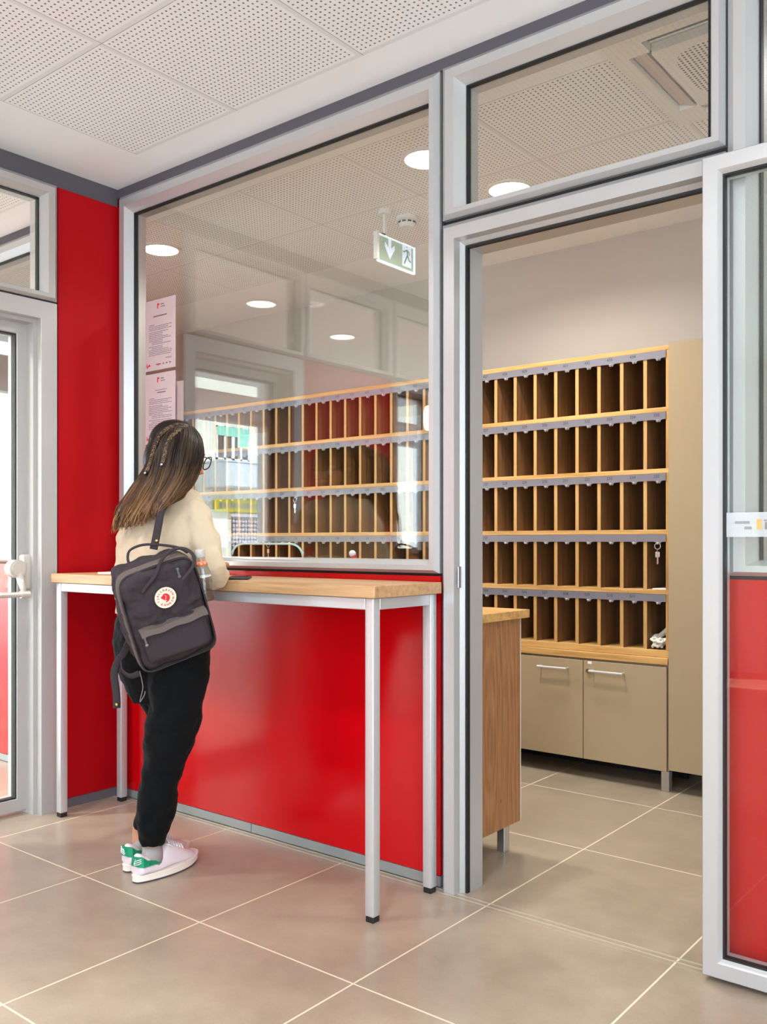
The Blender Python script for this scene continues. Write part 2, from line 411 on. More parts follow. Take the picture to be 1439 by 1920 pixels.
bm = new(); box(bm, 0.864, 1.772, 0.002, 0.07, 0.004, 0.038); obj('baseboard_back', bm, BASE, kind='structure')
bm = new(); box(bm, 2.712, 5.98, 0.002, 0.07, 0.004, 0.038); obj('baseboard_right', bm, BASE, kind='structure')
# doorway frame
bm = new(); frame(bm, 'y', 0.0, 1.784, 2.706, 0.0, 2.196, F=(1, .55, 1, 1), prof=[(0, .012), (0, 0), (.018, -.020), (.058, -.020), (.062, .008), (.074, .022)], back=.115, wback=.082, sill=False)
D1 = obj('door_1', bm, ALU, kind='structure')
bm = new(); box(bm, 1.862, 1.868, .020, .036, 0, 2.118); box(bm, 2.656, 2.662, .020, .036, 0, 2.118); box(bm, 1.868, 2.656, .020, .036, 2.112, 2.118)
obj('gasket', bm, GASK, D1)
bm = new(); box(bm, 1.8525, 1.8555, -.014, .003, 1.0, 1.07, .001); obj('strike_plate', bm, STEEL, D1)

# sliding door leaf, slid open in front of the right bay
bm = new(); frame(bm, 'y', -0.085, 2.672, 3.62, 0.014, 2.158, prof=[(0, .004), (.003, 0), (.040, 0), (.044, .004), (.052, .014)], back=.050, wback=.056)
SL = obj('sliding_door', bm, ALU); tag(SL, 'full height glass sliding door in silver frame, slid open before the red bay at right', 'sliding door')
bm = new(); gasket(bm, 'y', -0.085, 2.672, 3.62, 0.014, 2.158, .050, .012, .030, .006); obj('gasket', bm, GASK, SL)
bm = new(); pane(bm, 'y', -0.085, 2.672, 3.62, 0.014, 2.158, .050, .018, .026); obj('glass_pane', bm, GLASS_D, SL)
bm = new(); box(bm, 2.730, 3.55, -0.0668, -0.0662, 1.163, 1.226)
fs = mat('frosted_film', (0.80, 0.84, 0.88), .5); fs.node_tree.nodes['Principled BSDF'].inputs['Alpha'].default_value = .38
ST = obj('frosted_strip', bm, fs, SL); tag(ST, 'pale frosted strip across the glass')
bm = new()
for x0_, x1_, zz in ((2.752, 2.790, 1.200), (2.776, 2.795, 1.186)):
    xx = x0_
    while xx < x1_: box(bm, xx, xx + .0022, -0.0674, -0.0668, zz - .0035, zz + .0035); xx += .0038
box(bm, 2.826, 2.834, -0.0674, -0.0668, 1.182, 1.200); box(bm, 2.824, 2.836, -0.0674, -0.0668, 1.203, 1.207)
obj('film_print', bm, mat('grey_print', (.22, .20, .20), .6), ST)
bm = new(); box(bm, 2.806, 2.818, -0.0674, -0.0668, 1.182, 1.208); obj('film_mark', bm, mat('orange_print', (.75, .38, .12), .6), ST)

# ------------------------------------------------------------------ left wall (front face x=0)
bm = new(); box(bm, -0.10, -0.008, -0.306, 0.0, 0.042, 2.668); obj('wall_left', bm, RED_M, kind='structure')
bm = new(); box(bm, -0.10, -0.012, -0.306, 0.0, 0, 0.040); obj('baseboard_left', bm, mat('dark_grey_baseboard', (0.12, 0.115, 0.13), .4), kind='structure')
bm = new(); box(bm, -0.10, -0.02, -0.316, -0.306, 0, 2.668); obj('trim_6', bm, GASK, kind='structure')
W3 = window('window_3', 'x', 0.0, -1.150, -0.316, 2.172, 2.668, m=ALU_W, F=(.6, .9, .8, .45))
bm = new(); frame(bm, 'x', 0.0, -1.150, -0.316, 0.0, 2.164, prof=[(0, .01), (0, 0), (.072, 0), (.074, .002), (.074, .085)], back=.15, wback=.090, sill=False)
D2 = obj('door_2', bm, ALU_W, kind='structure')
bm = new(); box(bm, -.004, -.001, -1.148, -.318, 2.1645, 2.1715); box(bm, -.1, -.004, -1.15, -.316, 2.1645, 2.1715); obj('trim_7', bm, GASK, kind='structure')
# door leaf
bm = new(); frame(bm, 'x', -0.088, -1.072, -0.394, 0.012, 2.084, prof=[(0, .004), (.003, 0), (.052, 0), (.055, .003), (.056, .012)], back=.058, wback=.062)
LF = obj('door_leaf', bm, ALU_W, D2)
bm = new(); gasket(bm, 'x', -0.088, -1.072, -0.394, 0.012, 2.084, .056, .004, .030, .005); obj('gasket', bm, GASK, LF)
bm = new(); pane(bm, 'x', -0.088, -1.072, -0.394, 0.012, 2.084, .056, .016, .024); obj('glass_pane', bm, GLASS, LF)
# panic bar: thing of its own parts
PB = thing('panic_bar', 'beige metal panic push bar with lock housing across the glass entrance door', 'push bar', loc=(-0.088, -0.43, 1.03))
PB.location = (0, 0, 0)
CREAM = mat('cream_painted_metal', (0.60, 0.56, 0.50), .28, .3)
bm = new(); box(bm, -.088, -.052, -.445, -.398, .948, 1.098, .012, 3); obj('lock_housing', bm, CREAM, PB, autosm=40)
bm = new()
def xdisc(bm, c, r, x0, x1, n=28):
    a = [bm.verts.new((x0, c[0] + r * math.cos(2 * math.pi * i / n), c[1] + r * math.sin(2 * math.pi * i / n))) for i in range(n)]
    b = [bm.verts.new((x1, c[0] + r * math.cos(2 * math.pi * i / n), c[1] + r * math.sin(2 * math.pi * i / n))) for i in range(n)]
    for i in range(n): bm.faces.new((a[i], a[(i + 1) % n], b[(i + 1) % n], b[i]))
    bm.faces.new(a[::-1]); bm.faces.new(b)
xdisc(bm, (-.468, 1.038), .038, -.085, -.042); xdisc(bm, (-.468, 1.038), .030, -.042, -.036)
obj('pivot_hub', bm, CREAM, PB, autosm=40)
bm = new(); tube(bm, [V(-.052, -.462, 1.02), V(-.030, -.460, .975), V(-.012, -.458, .935)], [.017, .014, .011], 10); obj('lever_arm', bm, CREAM, PB, smooth=True)
bm = new(); tube(bm, [V(-.012, -.438, .932), V(-.012, -.475, .932)], .0155, 16); obj('end_cap', bm, CREAM, PB, autosm=40)
bm = new(); tube(bm, [V(-.012, -.47, .932), V(-.012, -1.02, .930)], .0115, 16); obj('push_rail', bm, CREAM, PB, autosm=40)
bm = new(); tube(bm, [V(-.012, -1.01, .930), V(-.04, -1.012, .98), V(-.07, -1.01, 1.03)], [.012, .015, .02], 10); xdisc(bm, (-1.03, 1.038), .036, -.085, -.045); obj('far_bracket', bm, CREAM, PB, smooth=False)
# rest of the left wall: red panel, further glazed doors and glazed transoms
bm = new(); box(bm, -0.10, -0.008, -1.95, -1.154, 0, 2.166); obj('wall_left', bm, RED_M, kind='structure')
window('window_6', 'x', 0.0, -1.95, -1.154, 2.172, 2.668, m=ALU_W)
window('window_7', 'x', 0.0, -2.40, -1.954, 0.02, 2.164, m=ALU_W)
window('window_8', 'x', 0.0, -2.90, -1.954, 2.172, 2.668, m=ALU_W)
bm = new(); box(bm, -0.10, -0.008, -2.90, -2.404, 0, 2.166); box(bm, -0.10, -0.008, -3.904, -2.904, 0, 2.668); obj('wall_left', bm, RED_M, kind='structure')
bm = new(); box(bm, -0.10, -0.0, -5.88, -3.904, 0, 2.668); obj('wall_left', bm, mat('white_wall', (0.75, 0.73, 0.70), .7), kind='structure')

# vestibule beyond the glass door
window('window_9', 'y', 0.0, -2.26, -0.11, 1.045, 2.712)
bm = new(); box(bm, -2.26, -0.11, 0.004, 0.07, 0.040, 1.036); obj('wall_vestibule', bm, RED, kind='structure')
bm = new(); box(bm, -2.26, -0.11, 0.002, 0.07, 0.004, 0.038); obj('baseboard_vestibule', bm, BASE, kind='structure')
bm = new(); box(bm, -3.18, -2.28, 0.004, 0.07, 0, ZC); obj('wall_vestibule', bm, PLAIN, kind='structure')
# outer front: head beam, posts, low kerb, transom above
bm = new(); box(bm, -2.36, -2.26, -5.88, 0.0, 2.16, 2.40); box(bm, -2.36, -2.26, -5.88, 0.0, 2.66, ZC)
for y in (-5.88, -4.5, -3.12, -2.10, -0.09): box(bm, -2.36, -2.26, y, y + .09, 0, 2.66)
obj('door_3', bm, WHITE, kind='structure')
bm = new(); box(bm, -2.313, -2.306, -5.88, 0.0, 2.40, 2.66); obj('window_10', bm, GLASS, kind='structure')

# ------------------------------------------------------------------ street outside
bm = new(); box(bm, -40, -3.4, -40, 10, -.2, -.06)
obj('street_ground', bm, mat('pale_asphalt', (0.42, 0.42, 0.42), .8), kind='structure')
FX = -18.0
def yz(px, py):            # where a reflected ray meets the house front
    d = FW + RT * ((px - CX) / FPX) + UP * ((CY - py) / FPX); t = (FX - CAM.x) / d.x; p = CAM + d * t
    return -p.y, p.z
BW = mat('cream_stucco', (0.78, 0.76, 0.68), .8)
hb = thing('apartment_house', 'pale stuccoed house with balcony seen mirrored in the office window glass', 'house')
y0_, z0_ = yz(498, 760); y1_, _ = yz(340, 760)
YL, YR = min(y0_, y1_) - 14, max(y0_, y1_) + 0
bm = new(); box(bm, FX - 4, FX, y0_ - 8.0, y1_ + 8.0, -.06, 9.5); obj('wall', bm, BW, hb)
ya, za = yz(402, 797); yb, zb = yz(463, 866)
lo, hi = min(ya, yb), max(ya, yb)
bm = new()
zlo, zhi = min(za, zb), max(za, zb)
for (a, b, c_, d_) in ((lo, hi, zhi - .04, zhi), (lo, hi, zlo, zlo + .05), (lo, lo + .05, zlo, zhi), (hi - .05, hi, zlo, zhi), ((lo + hi) / 2 - .06, (lo + hi) / 2 + .06, zlo, zhi), (lo + .30, lo + .38, zlo, zhi), (hi - .38, hi - .30, zlo, zhi)):
    box(bm, FX, FX + .06, a, b, c_, d_)
fr_ = obj('window_frame', bm, mat('white_joinery', (.85, .86, .86), .5), hb)
bm = new(); box(bm, FX + .01, FX + .03, lo + .04, hi - .04, zlo + .04, zhi - .04); obj('window_pane', bm, mat('dark_glass', (.08, .075, .07), .2), fr_)
bm = new(); box(bm, FX + .02, FX + .07, lo + .02, hi - .02, zhi - .30, zhi - .02); box(bm, FX + .02, FX + .075, lo + .06, lo + .5, zhi - .62, zhi - .30); obj('roller_blind', bm, mat('mint_green_blind', (.20, .58, .48), .7), hb)
y2, z2 = yz(380, 868); y3, z3 = yz(520, 922); lo2, hi2 = min(y2, y3), max(y2, y3)
bm = new(); box(bm, FX, FX + 1.0, lo2 - 3, hi2, z3, z2, .02); box(bm, FX, FX + 1.03, lo2 - 3, hi2 + .03, z2, z2 + .05); obj('balcony', bm, mat('pale_blue_grey_plaster', (.66, .74, .80), .7), hb)
y4, z4 = yz(398, 935); y5, z5 = yz(478, 962); lo4, hi4 = min(y4, y5), max(y4, y5)
bm = new(); box(bm, FX + .02, FX + .16, lo4, hi4, z5, z4); sg = obj('shop_sign', bm, mat('yellow_sign', (.85, .72, .02), .5), hb); tag(sg, 'yellow shop sign board')
bm = new()
random.seed(4)
yy = lo4 + .08
while yy < hi4 - .12:
    h_ = random.uniform(.12, .2); w__ = random.uniform(.05, .11); box(bm, FX + .162, FX + .17, yy, yy + w__, (z4 + z5) / 2 - h_ / 2, (z4 + z5) / 2 + h_ / 2); yy += w__ + .06
obj('sign_marks', bm, mat('violet_grey_marks', (.42, .40, .52), .6), sg)
y6, z6 = yz(432, 966); y7, z7 = yz(478, 1008); lo6, hi6 = min(y6, y7), max(y6, y7)
SH = mat('lattice_shutter', (.1, .08, .1), .5); n = NT(SH)
ck = n.n('ShaderNodeTexChecker'); ck.inputs['Scale'].default_value = 11; ck.inputs['Color1'].default_value = (.06, .045, .06, 1); ck.inputs['Color2'].default_value = (.42, .42, .5, 1)
n.l(n.mapping(n.objc(), (0, 1, 1), (0, 0, 0), (math.radians(45), 0, 0)), ck.inputs['Vector']); n.l(ck.outputs[0], n.b.inputs['Base Color'])
bm = new(); box(bm, FX + .0, FX + .05, lo6, hi6, -.06, z6 - .04); obj('lattice_shutter', bm, SH, hb)
bm = new(); box(bm, FX + .0, FX + .10, lo6 - .08, hi6 + .08, z6 - .04, z6 + .06); obj('shutter_lintel', bm, mat('white_lintel', (.85, .86, .86), .5), hb)

# ------------------------------------------------------------------ pigeonhole unit
YU = 1.605; XR = 1.930; PIT = 0.1162; NCOL = 35; XL = XR - NCOL * PIT; DEP = .30
pu = thing('pigeonhole_cabinet', 'long oak pigeonhole key cabinet with five numbered rows against the beige wall', 'pigeonhole cabinet')
tops = [2.056, 1.772, 1.489, 1.207, 0.930, 0.650]; TH = .0215
for i, z in enumerate(tops):
    bm = new()
    if i < 5: box(bm, XL - .02, XR, YU, YU + DEP, z - TH, z, .0012)
    else:
        box(bm, XL - .02, XR, YU - .004, YU + DEP, z - .032, z, .0012); box(bm, XL - .02, XR, YU - .022, YU + DEP, z - .064, z - .033, .0012)
    obj('top_board' if i == 0 else 'shelf', bm, OAKX, pu)
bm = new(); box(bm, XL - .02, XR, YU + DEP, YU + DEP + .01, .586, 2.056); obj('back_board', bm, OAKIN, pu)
# dividers: oak front edge, faces in the same oak with shade painted in
def divider_bm(x, zb, zt):
    bm = new(); vs = box(bm, x - .0088, x + .0088, YU + .0006, YU + DEP, zb, zt)
    bm.faces.ensure_lookup_table()
    for f in bm.faces:
        nrm = f.normal; f.normal_update()
        f.material_index = 0 if abs(f.normal.y) > .5 and f.calc_center_median().y < YU + .1 else 1
    return bm
vis = []
for r in range(5):
    for k in range(1, NCOL): vis.append((r, k))
vis.sort(key=lambda t: -t[1])
first = [t for t in vis if t[1] >= 16][:100]; rest = [t for t in vis if t not in first]
big = new()
def put_div(bm, r, k):
    x = XL + k * PIT; zb = tops[r + 1]; zt = tops[r] - TH - .036
    vs = box(bm, x - .0088, x + .0088, YU + .0006, YU + DEP, zb, zt + .03)
proto_d = {}
for r, k in first:
    if r not in proto_d:
        bm = new(); zb = tops[r + 1]; zt = tops[r] - TH
        box(bm, -.0088, .0088, .0006, DEP, zb, zt); bmesh.ops.recalc_face_normals(bm, faces=bm.faces)
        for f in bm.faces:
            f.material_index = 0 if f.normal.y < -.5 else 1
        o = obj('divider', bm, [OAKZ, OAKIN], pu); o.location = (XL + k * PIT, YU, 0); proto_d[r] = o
    else:
        o = proto_d[r].copy(); COL.objects.link(o); o.parent = pu; o.location = (XL + k * PIT, YU, 0)
bm = new()
for r, k in rest:
    x = XL + k * PIT; box(bm, x - .0088, x + .0088, YU + .0006, YU + DEP, tops[r + 1], tops[r] - TH)
bmesh.ops.recalc_face_normals(bm, faces=bm.faces)
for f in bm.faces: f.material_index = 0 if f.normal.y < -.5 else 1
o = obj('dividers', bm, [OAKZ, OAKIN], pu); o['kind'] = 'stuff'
for xx in (XL - .0095, XR - .008):
    bm = new(); box(bm, xx - .009, xx + .008, YU + .0006, YU + DEP, .652, 2.034); bmesh.ops.recalc_face_normals(bm, faces=bm.faces)
    for f in bm.faces: f.material_index = 0 if f.normal.y < -.5 else 1
    obj('side_panel', bm, [OAKZ, OAKIN], pu)

# text helper -> list of (verts, faces)
_tc = {}
def text_mesh(s, size, extr=0.0):
    key = (s, size)
    if key in _tc: return _tc[key]
    cu = bpy.data.curves.new('t', 'FONT'); cu.body = s; cu.size = size; cu.align_x = 'CENTER'; cu.align_y = 'CENTER'; cu.resolution_u = 2
    o = bpy.data.objects.new('t', cu); COL.objects.link(o)
    dg = bpy.context.evaluated_depsgraph_get(); me = bpy.data.meshes.new_from_object(o.evaluated_get(dg))
    r = ([v.co.copy() for v in me.vertices], [tuple(p.vertices) for p in me.polygons])
    bpy.data.objects.remove(o); bpy.data.curves.remove(cu); bpy.data.meshes.remove(me)
    _tc[key] = r; return r
def add_text(bm, s, size, to3):
    vs, fs = text_mesh(s, size); nv = [bm.verts.new(to3(v.x, v.y)) for v in vs]
    for f in fs:
        try: bm.faces.new([nv[i] for i in f])
        except ValueError: pass

STRIP = mat('grey_metal_label_strip', (0.21, 0.205, 0.24), .38, .3)
HOOK = mat('pale_hook', (0.62, 0.60, 0.58), .35, .2)
DIG = mat('black_digits', (0.02, 0.02, 0.02), .6); hook0 = None
for r in range(5):
    zt = tops[r] - TH - .0005; zb = zt - .034
    pts = [(XL, zt), (XL, zb)]
    for k in range(NCOL):
        xc = XL + (k + .56) * PIT
        pts += [(xc - .020, zb), (xc - .012, zb - .003), (xc - .009, zb - .012), (xc + .009, zb - .012), (xc + .012, zb - .003), (xc + .020, zb)]
    pts += [(XR - .016, zb), (XR - .016, zt)]
    bm = new(); poly_prism(bm, pts, lambda u, v, w_: Vector((u, YU - .004 + w_, v)), .0035)
    stp = obj('label_strip', bm, STRIP, pu)
    for k in range(NCOL):
        xc = XL + (k + .56) * PIT
        if hook0 is None:
            bm = new(); tube(bm, [V(0, 0, 0), V(0, -.011, -.0025), V(0, -.0135, .003)], .0042, 6); hook0 = hk = obj('hook', bm, HOOK, stp)
        else:
            hk = hook0.copy(); COL.objects.link(hk); hk.parent = stp
        hk.location = (xc, YU - .003, zb - .006)
    for k in range(NCOL):
        i = k + 1
        if r < 3:
            if r == 0 and i == 35: continue
            s = str((4 - r) * 100 + i)
        elif r == 3:
            if i > 27: continue
            s = str(100 + i)
        else:
            if i == 35 or i < 25: continue
            s = str(477 + i)
        bm = new(); add_text(bm, s, .0195, lambda u, v, xc=XL + (k + .49) * PIT: Vector((xc + u, YU - .0046, (zt + zb) / 2 + .003 + v)))
        obj('number', bm, DIG, stp)

# base cabinets below
HND = mat('satin_handle', (.72, .72, .73), .3, .5)
bc = thing('base_cabinet', 'low beige base cabinet with steel bar handles under the pigeonholes', 'cabinet')
bm = new(); box(bm, XL - .02, XR - .002, YU, YU + DEP + .08, .095, .585, .001); obj('body', bm, BEIGE, bc)
nd = 9; xr_ = XR - .004; wd = .418
for k in range(nd):
    a, b = xr_ - (k + 1) * wd, xr_ - k * wd
    bm = new(); box(bm, a + .0018, b - .0018, YU - .020, YU - .001, .097, .575, .0015)
    dr = obj('door', bm, BEIGE, bc)
    side = k % 2
    hx0, hx1 = (a + .045, a + .045 + .175) if side == 0 else (b - .045 - .175, b - .045)
    hx0, hx1 = ((a + .045, a + .215) if side == 0 else (b - .235, b - .075))
    bm = new(); tube(bm, [V(hx0, YU - .052, .530), V(hx1, YU - .052, .530)], .0060, 10)
    for hx in (hx0 + .006, hx1 - .006): tube(bm, [V(hx, YU - .0505, .530), V(hx, YU - .020, .530)], .0042, 8)
    obj('handle', bm, HND, dr, autosm=50)
    if k == 0:
        bm = new(); tube(bm, [V(a + .030, YU - .020, .527), V(a + .030, YU - .034, .527)], .0105, 16); tube(bm, [V(a + .030, YU - .034, .527), V(a + .030, YU - .0345, .527)], .006, 12)
        obj('lock', bm, CHROME, dr, autosm=50)
        bm = new(); box(bm, a + .025, a + .045, YU - .0212, YU - .020, .560, .572); obj('sticker', bm, PAPERW, dr)
for k in range(5):
    xx = XR - .018 - k * .98
    bm = new(); box(bm, xx - .022, xx + .016, YU, YU + .04, 0.0, .095, .002); obj('leg', bm, STEEL, bc)
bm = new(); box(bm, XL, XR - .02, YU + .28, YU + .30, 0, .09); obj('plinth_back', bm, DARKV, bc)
# tall cabinet at the right of it
tc = thing('tall_cabinet', 'tall plain beige cabinet beside the right end of the pigeonholes', 'cabinet')
bm = new(); box(bm, XR + .002, 2.62, YU - .018, YU + .38, .105, 2.062, .0015); obj('body', bm, BEIGE, tc)
bm = new(); box(bm, 2.56, 2.60, YU + .01, YU + .05, 0, .105, .002); box(bm, XR + .04, XR + .08, YU + .30, YU + .34, 0, .105, .002); obj('leg', bm, STEEL, tc)

# keys on the hooks
KEYM = mat('nickel_key', (0.70, 0.72, 0.72), .25, .9)
def keyset(x, r, label, brass=False, s=1.0):
    zt = tops[r] - TH - .0345; z = zt - .006
    k = thing('key_ring', label, 'key', 'keys hanging from the hook strips')
    k.location = (x, YU - .013, z)
    bm = new(); pts = [V(.014 * s * math.sin(t), 0, -.015 * s + .014 * s * math.cos(t)) for t in [2 * math.pi * i / 20 for i in range(21)]]
    tube(bm, pts, .0015, 6, cap=False); obj('ring', bm, KEYM, k, smooth=True)
    bm = new(); box(bm, -.0095, .0095, -.001, .001, -.066, -.040, .002); box(bm, -.0035, .0035, -.0009, .0009, -.098, -.064, .0006); box(bm, .0035, .006, -.0009, .0009, -.090, -.086); box(bm, .0035, .0055, -.0009, .0009, -.080, -.077)
    tube(bm, [V(-.002, 0, -.030), V(-.001, 0, -.042)], .0016, 6)
    obj('key_blade', bm, KEYM if not brass else mat('coppery_key', (.65, .38, .22), .3, .8), k)
    return k
kc = lambda i: XL + (i - 1 + .56) * PIT
keyset(kc(35), 3, 'nickel key on a ring hanging in the right end compartment of the fourth row')
keyset(-.448, 2, 'small key hanging in the third row, seen through the window above the hatch')
keyset(-.684, 3, 'key with coppery tag hanging in the fourth row, seen through the arched hatch', True)
# hanging white tag, top row
tg = thing('door_hanger', 'white oval hanger tag in the top row at the right edge of the window', 'tag'); tg.location = (.580, YU - .022, 1.902)
bm = new(); pts = []
for i in range(24):
    t = 2 * math.pi * i / 24; pts.append((.034 * math.copysign(abs(math.cos(t)) ** .7, math.cos(t)), -.07 + .07 * math.copysign(abs(math.sin(t)) ** .7, math.sin(t))))
poly_prism(bm, pts, lambda u, v, w_: Vector((u, w_, v)), .002); obj('card', bm, PAPERW, tg)
bm = new(); tube(bm, [V(0, 0, -.004), V(0, .004, .075)], .001, 5); obj('cord', bm, PAPERW, tg)
# white cloth and papers in the last compartments
bm = new(); random.seed(7)
for i in range(9):
    cx_, cy_, cz_ = XR - .062 + random.uniform(-.028, .03), YU + .04 + random.uniform(-.02, .04), .665 + i * .004
    pts = [V(cx_ + .024 * math.cos(t) * random.uniform(.7, 1.1), cy_ + .024 * math.sin(t), cz_ + random.uniform(-.004, .012)) for t in [i2 * .9 for i2 in range(8)]]
    tube(bm, pts, random.uniform(.006, .010), 8)
cl = obj('gloves', bm, mat('white_knit', (.80, .77, .68), .9)); tag(cl, 'crumpled off-white cotton bundle in the lowest right pigeonhole', 'cloth'); remesh(cl, .0025, 3)
bm = new(); tube(bm, [V(XR - .075, YU + .05, .700), V(XR - .03, YU + .05, .740), V(XR - .02, YU + .06, .705)], [.012, .017, .012], 10)
cl = obj('plastic_wrap', bm, mat('grey_plastic_wrap', (.35, .33, .29), .3), smooth=True); tag(cl, 'grey translucent wrap lying on the off-white bundle, lowest right pigeonhole', 'wrap'); remesh(cl, .002, 4)
bm = new(); box(bm, XR - .085, XR - .022, YU + .01, YU + .16, .9305, .9345); pp = obj('envelope', bm, PAPERW); tag(pp, 'white envelope lying flat in the fourth row right end pigeonhole', 'envelope')

# ------------------------------------------------------------------ desk on the office side
dk = thing('reception_desk', 'oak reception desk with wide end board behind the glazed partition', 'desk')
bm = new(); box(bm, .02, 1.822, .128, .510, .869, .899, .001); obj('top', bm, OAKX, dk)
bm = new(); box(bm, 1.776, 1.800, .135, .478, .116, .868, .001); obj('end_panel', bm, OAKEND, dk)
bm = new(); box(bm, 1.770, 1.800, .4785, .484, .116, .868); obj('edge_strip', bm, mat('pale_edge', (.62, .58, .52), .5), dk)
bm = new(); box(bm, .03, 1.775, .140, .158, .116, .868); obj('front_panel', bm, BEIGE, dk)
bm = new(); box(bm, .03, 1.775, .158, .470, .116, .868); obj('body', bm, BEIGE, dk)
for x in (1.745, .08):
    for y in (.445, .18):
        bm = new(); box(bm, x - .016, x + .016, y - .016, y + .022, 0, .116, .002); obj('leg', bm, STEEL, dk)
# small things on the desk behind the hatch
bt = thing('small_bottle', 'small red bottle with white top behind the window sill', 'bottle'); bt.location = (1.20, .23, .899)
bm = new(); loft(bm, [((0, 0, 0), .028, .028), ((0, 0, .14), .028, .028), ((0, 0, .17), .012, .012), ((0, 0, .20), .012, .012)], 16); obj('bottle_body', bm, mat('red_white_bottle', (.55, .03, .04), .35), bt, autosm=40)
bm = new(); loft(bm, [((0, 0, .10), .0285, .0285), ((0, 0, .13), .0285, .0285)], 16); ball(bm, (-.004, -.004, .205), .014, 12, 8); obj('white_top', bm, WHITE, bt, autosm=40)
bm = new(); ball(bm, (1.03, .22, .990), (.03, .03, .095)); sp_ = obj('desk_ornament', bm, mat('yellow_plastic', (.75, .52, .15), .4), smooth=True); tag(sp_, 'rounded yellow object just showing over the window sill', 'desk item')

# ------------------------------------------------------------------ counter table in front
ct = thing('standing_counter', 'narrow standing counter with oak top and slim square aluminium legs', 'counter')
bm = new(); box(bm, .045, 1.795, -.372, -.022, .981, 1.018, .0015); obj('counter_top', bm, OAKTOP, ct)
LEGM = mat('silver_leg', (.60, .605, .62), .33, .45)
for x, y in ((.062, -.358), (.062, -.062), (1.747, -.358), (1.747, -.062)):
    bm = new(); box(bm, x, x + .033, y, y + .033, .018, .980, .0025, 2); lg = obj('leg', bm, LEGM, ct, autosm=50)
    bm = new(); box(bm, x + .0015, x + .0315, y + .0015, y + .0315, 0, .018, .001); obj('foot_cap', bm, BLACK, lg)
def rail(x0, x1, y0, y1):
    bm = new(); box(bm, x0, x1, y0, y1, .944, .9795, .002); obj('rail', bm, LEGM, ct)
rail(.096, 1.746, -.356, -.326); rail(.096, 1.746, -.060, -.030); rail(.064, .093, -.324, -.063); rail(1.749, 1.778, -.324, -.063)
ph = thing('smartphone', 'dark phone lying on the counter beside the elbow', 'phone'); ph.location = (1.092, -.268, 1.0181); ph.rotation_euler = (0, 0, 2.3)
bm = new(); box(bm, -.075, .075, -.036, .036, 0, .009, .003, 2); obj('case', bm, BLACK, ph, autosm=50)
bm = new(); box(bm, -.068, .068, -.032, .032, .009, .0094); obj('screen', bm, mat('dark_screen', (.02, .02, .025), .08), ph)
bm = new(); box(bm, -.06, .06, -.09, .09, 0, .006); nb = obj('notepad', bm, PAPERW); tag(nb, 'thin white pad of paper on the left of the counter', 'notepad'); nb.location = (.25, -.16, 1.018); nb.rotation_euler = (0, 0, .3)

# ------------------------------------------------------------------ notices on the glass
def notice(x0, x1, z0, z1, y, label, seed, m=PAPER, text=True, head=2):
    o = thing('notice', label, 'notice'); o.location = (x0, y, z0); W_, H_ = x1 - x0, z1 - z0
    bm = new(); box(bm, 0, W_, 0, .0012, 0, H_); obj('sheet', bm, m, o)
    if not text: return o
    rnd = random.Random(seed); bm = new(); yy = -.0006
    def line(a, b, z, h=.0022): box(bm, a, b, yy, 0, z, z + h)
    z = H_ - .075; line(W_ * .27, W_ * .72, z, .0045) if head == 1 else (line(W_ * .33, W_ * .72, z, .002), line(W_ * .40, W_ * .68, z - .012, .004))
    z = H_ - .110; line(W_ * .14, W_ * .3, z)
    for k in range(17):
        z -= .0075
        if k in (3, 11): z -= .003
        a = W_ * (.12 if k not in (9, 10, 12) else .22); b = W_ * (.88 - rnd.choice([0, 0, .03, .12, .3]))
        x = a
        while x < b:
            l_ = rnd.uniform(.006, .022); line(x, min(x + l_, b), z); x += l_ + .0028
    line(W_ * .68, W_ * .88, z - .02)
    for i in range(5): line(W_ * (.36 + i * .11), W_ * (.41 + i * .11), .022, .005)
    line(W_ * .52, W_ * .62, H_ - .026, .004); line(W_ * .52, W_ * .66, H_ - .036, .003)
    obj('print', bm, INK, o)
    bm = new()
    box(bm, W_ * .40, W_ * .43, yy, 0, H_ - .04, H_ - .018); box(bm, W_ * .43, W_ * .47, yy, 0, H_ - .026, H_ - .018)
    tube(bm, [V(.010, -.0004, .034), V(.013, -.0004, .015), V(.018, -.0004, .020), V(.028, -.0004, .026), V(.036, -.0004, .020)], [.002, .004, .003, .0045, .002], 6, .25)
    tube(bm, [V(W_ * .44, 0, .024), V(W_ * .44, -.0007, .024)], .005, 10)
    obj('red_logo', bm, INKR, o); return o
notice(.160, .368, 1.905, 2.214, .0204, 'upper printed pink notice taped inside the left edge of the window', 1, head=1)
notice(.160, .368, 1.582, 1.890, .0204, 'lower printed pink notice taped under another, above the head', 2)
notice(.172, .408, 1.500, 1.842, .0305, 'blank pink sheet half hidden behind the lower notice', 3, text=False)
# a dark notice seen in the window behind the woman
notice(.545, .690, 1.128, 1.285, .0305, 'small grey sheet on the window glass right of the woman', 5, m=mat('grey_sheet', (.22, .25, .27), .6), text=False)

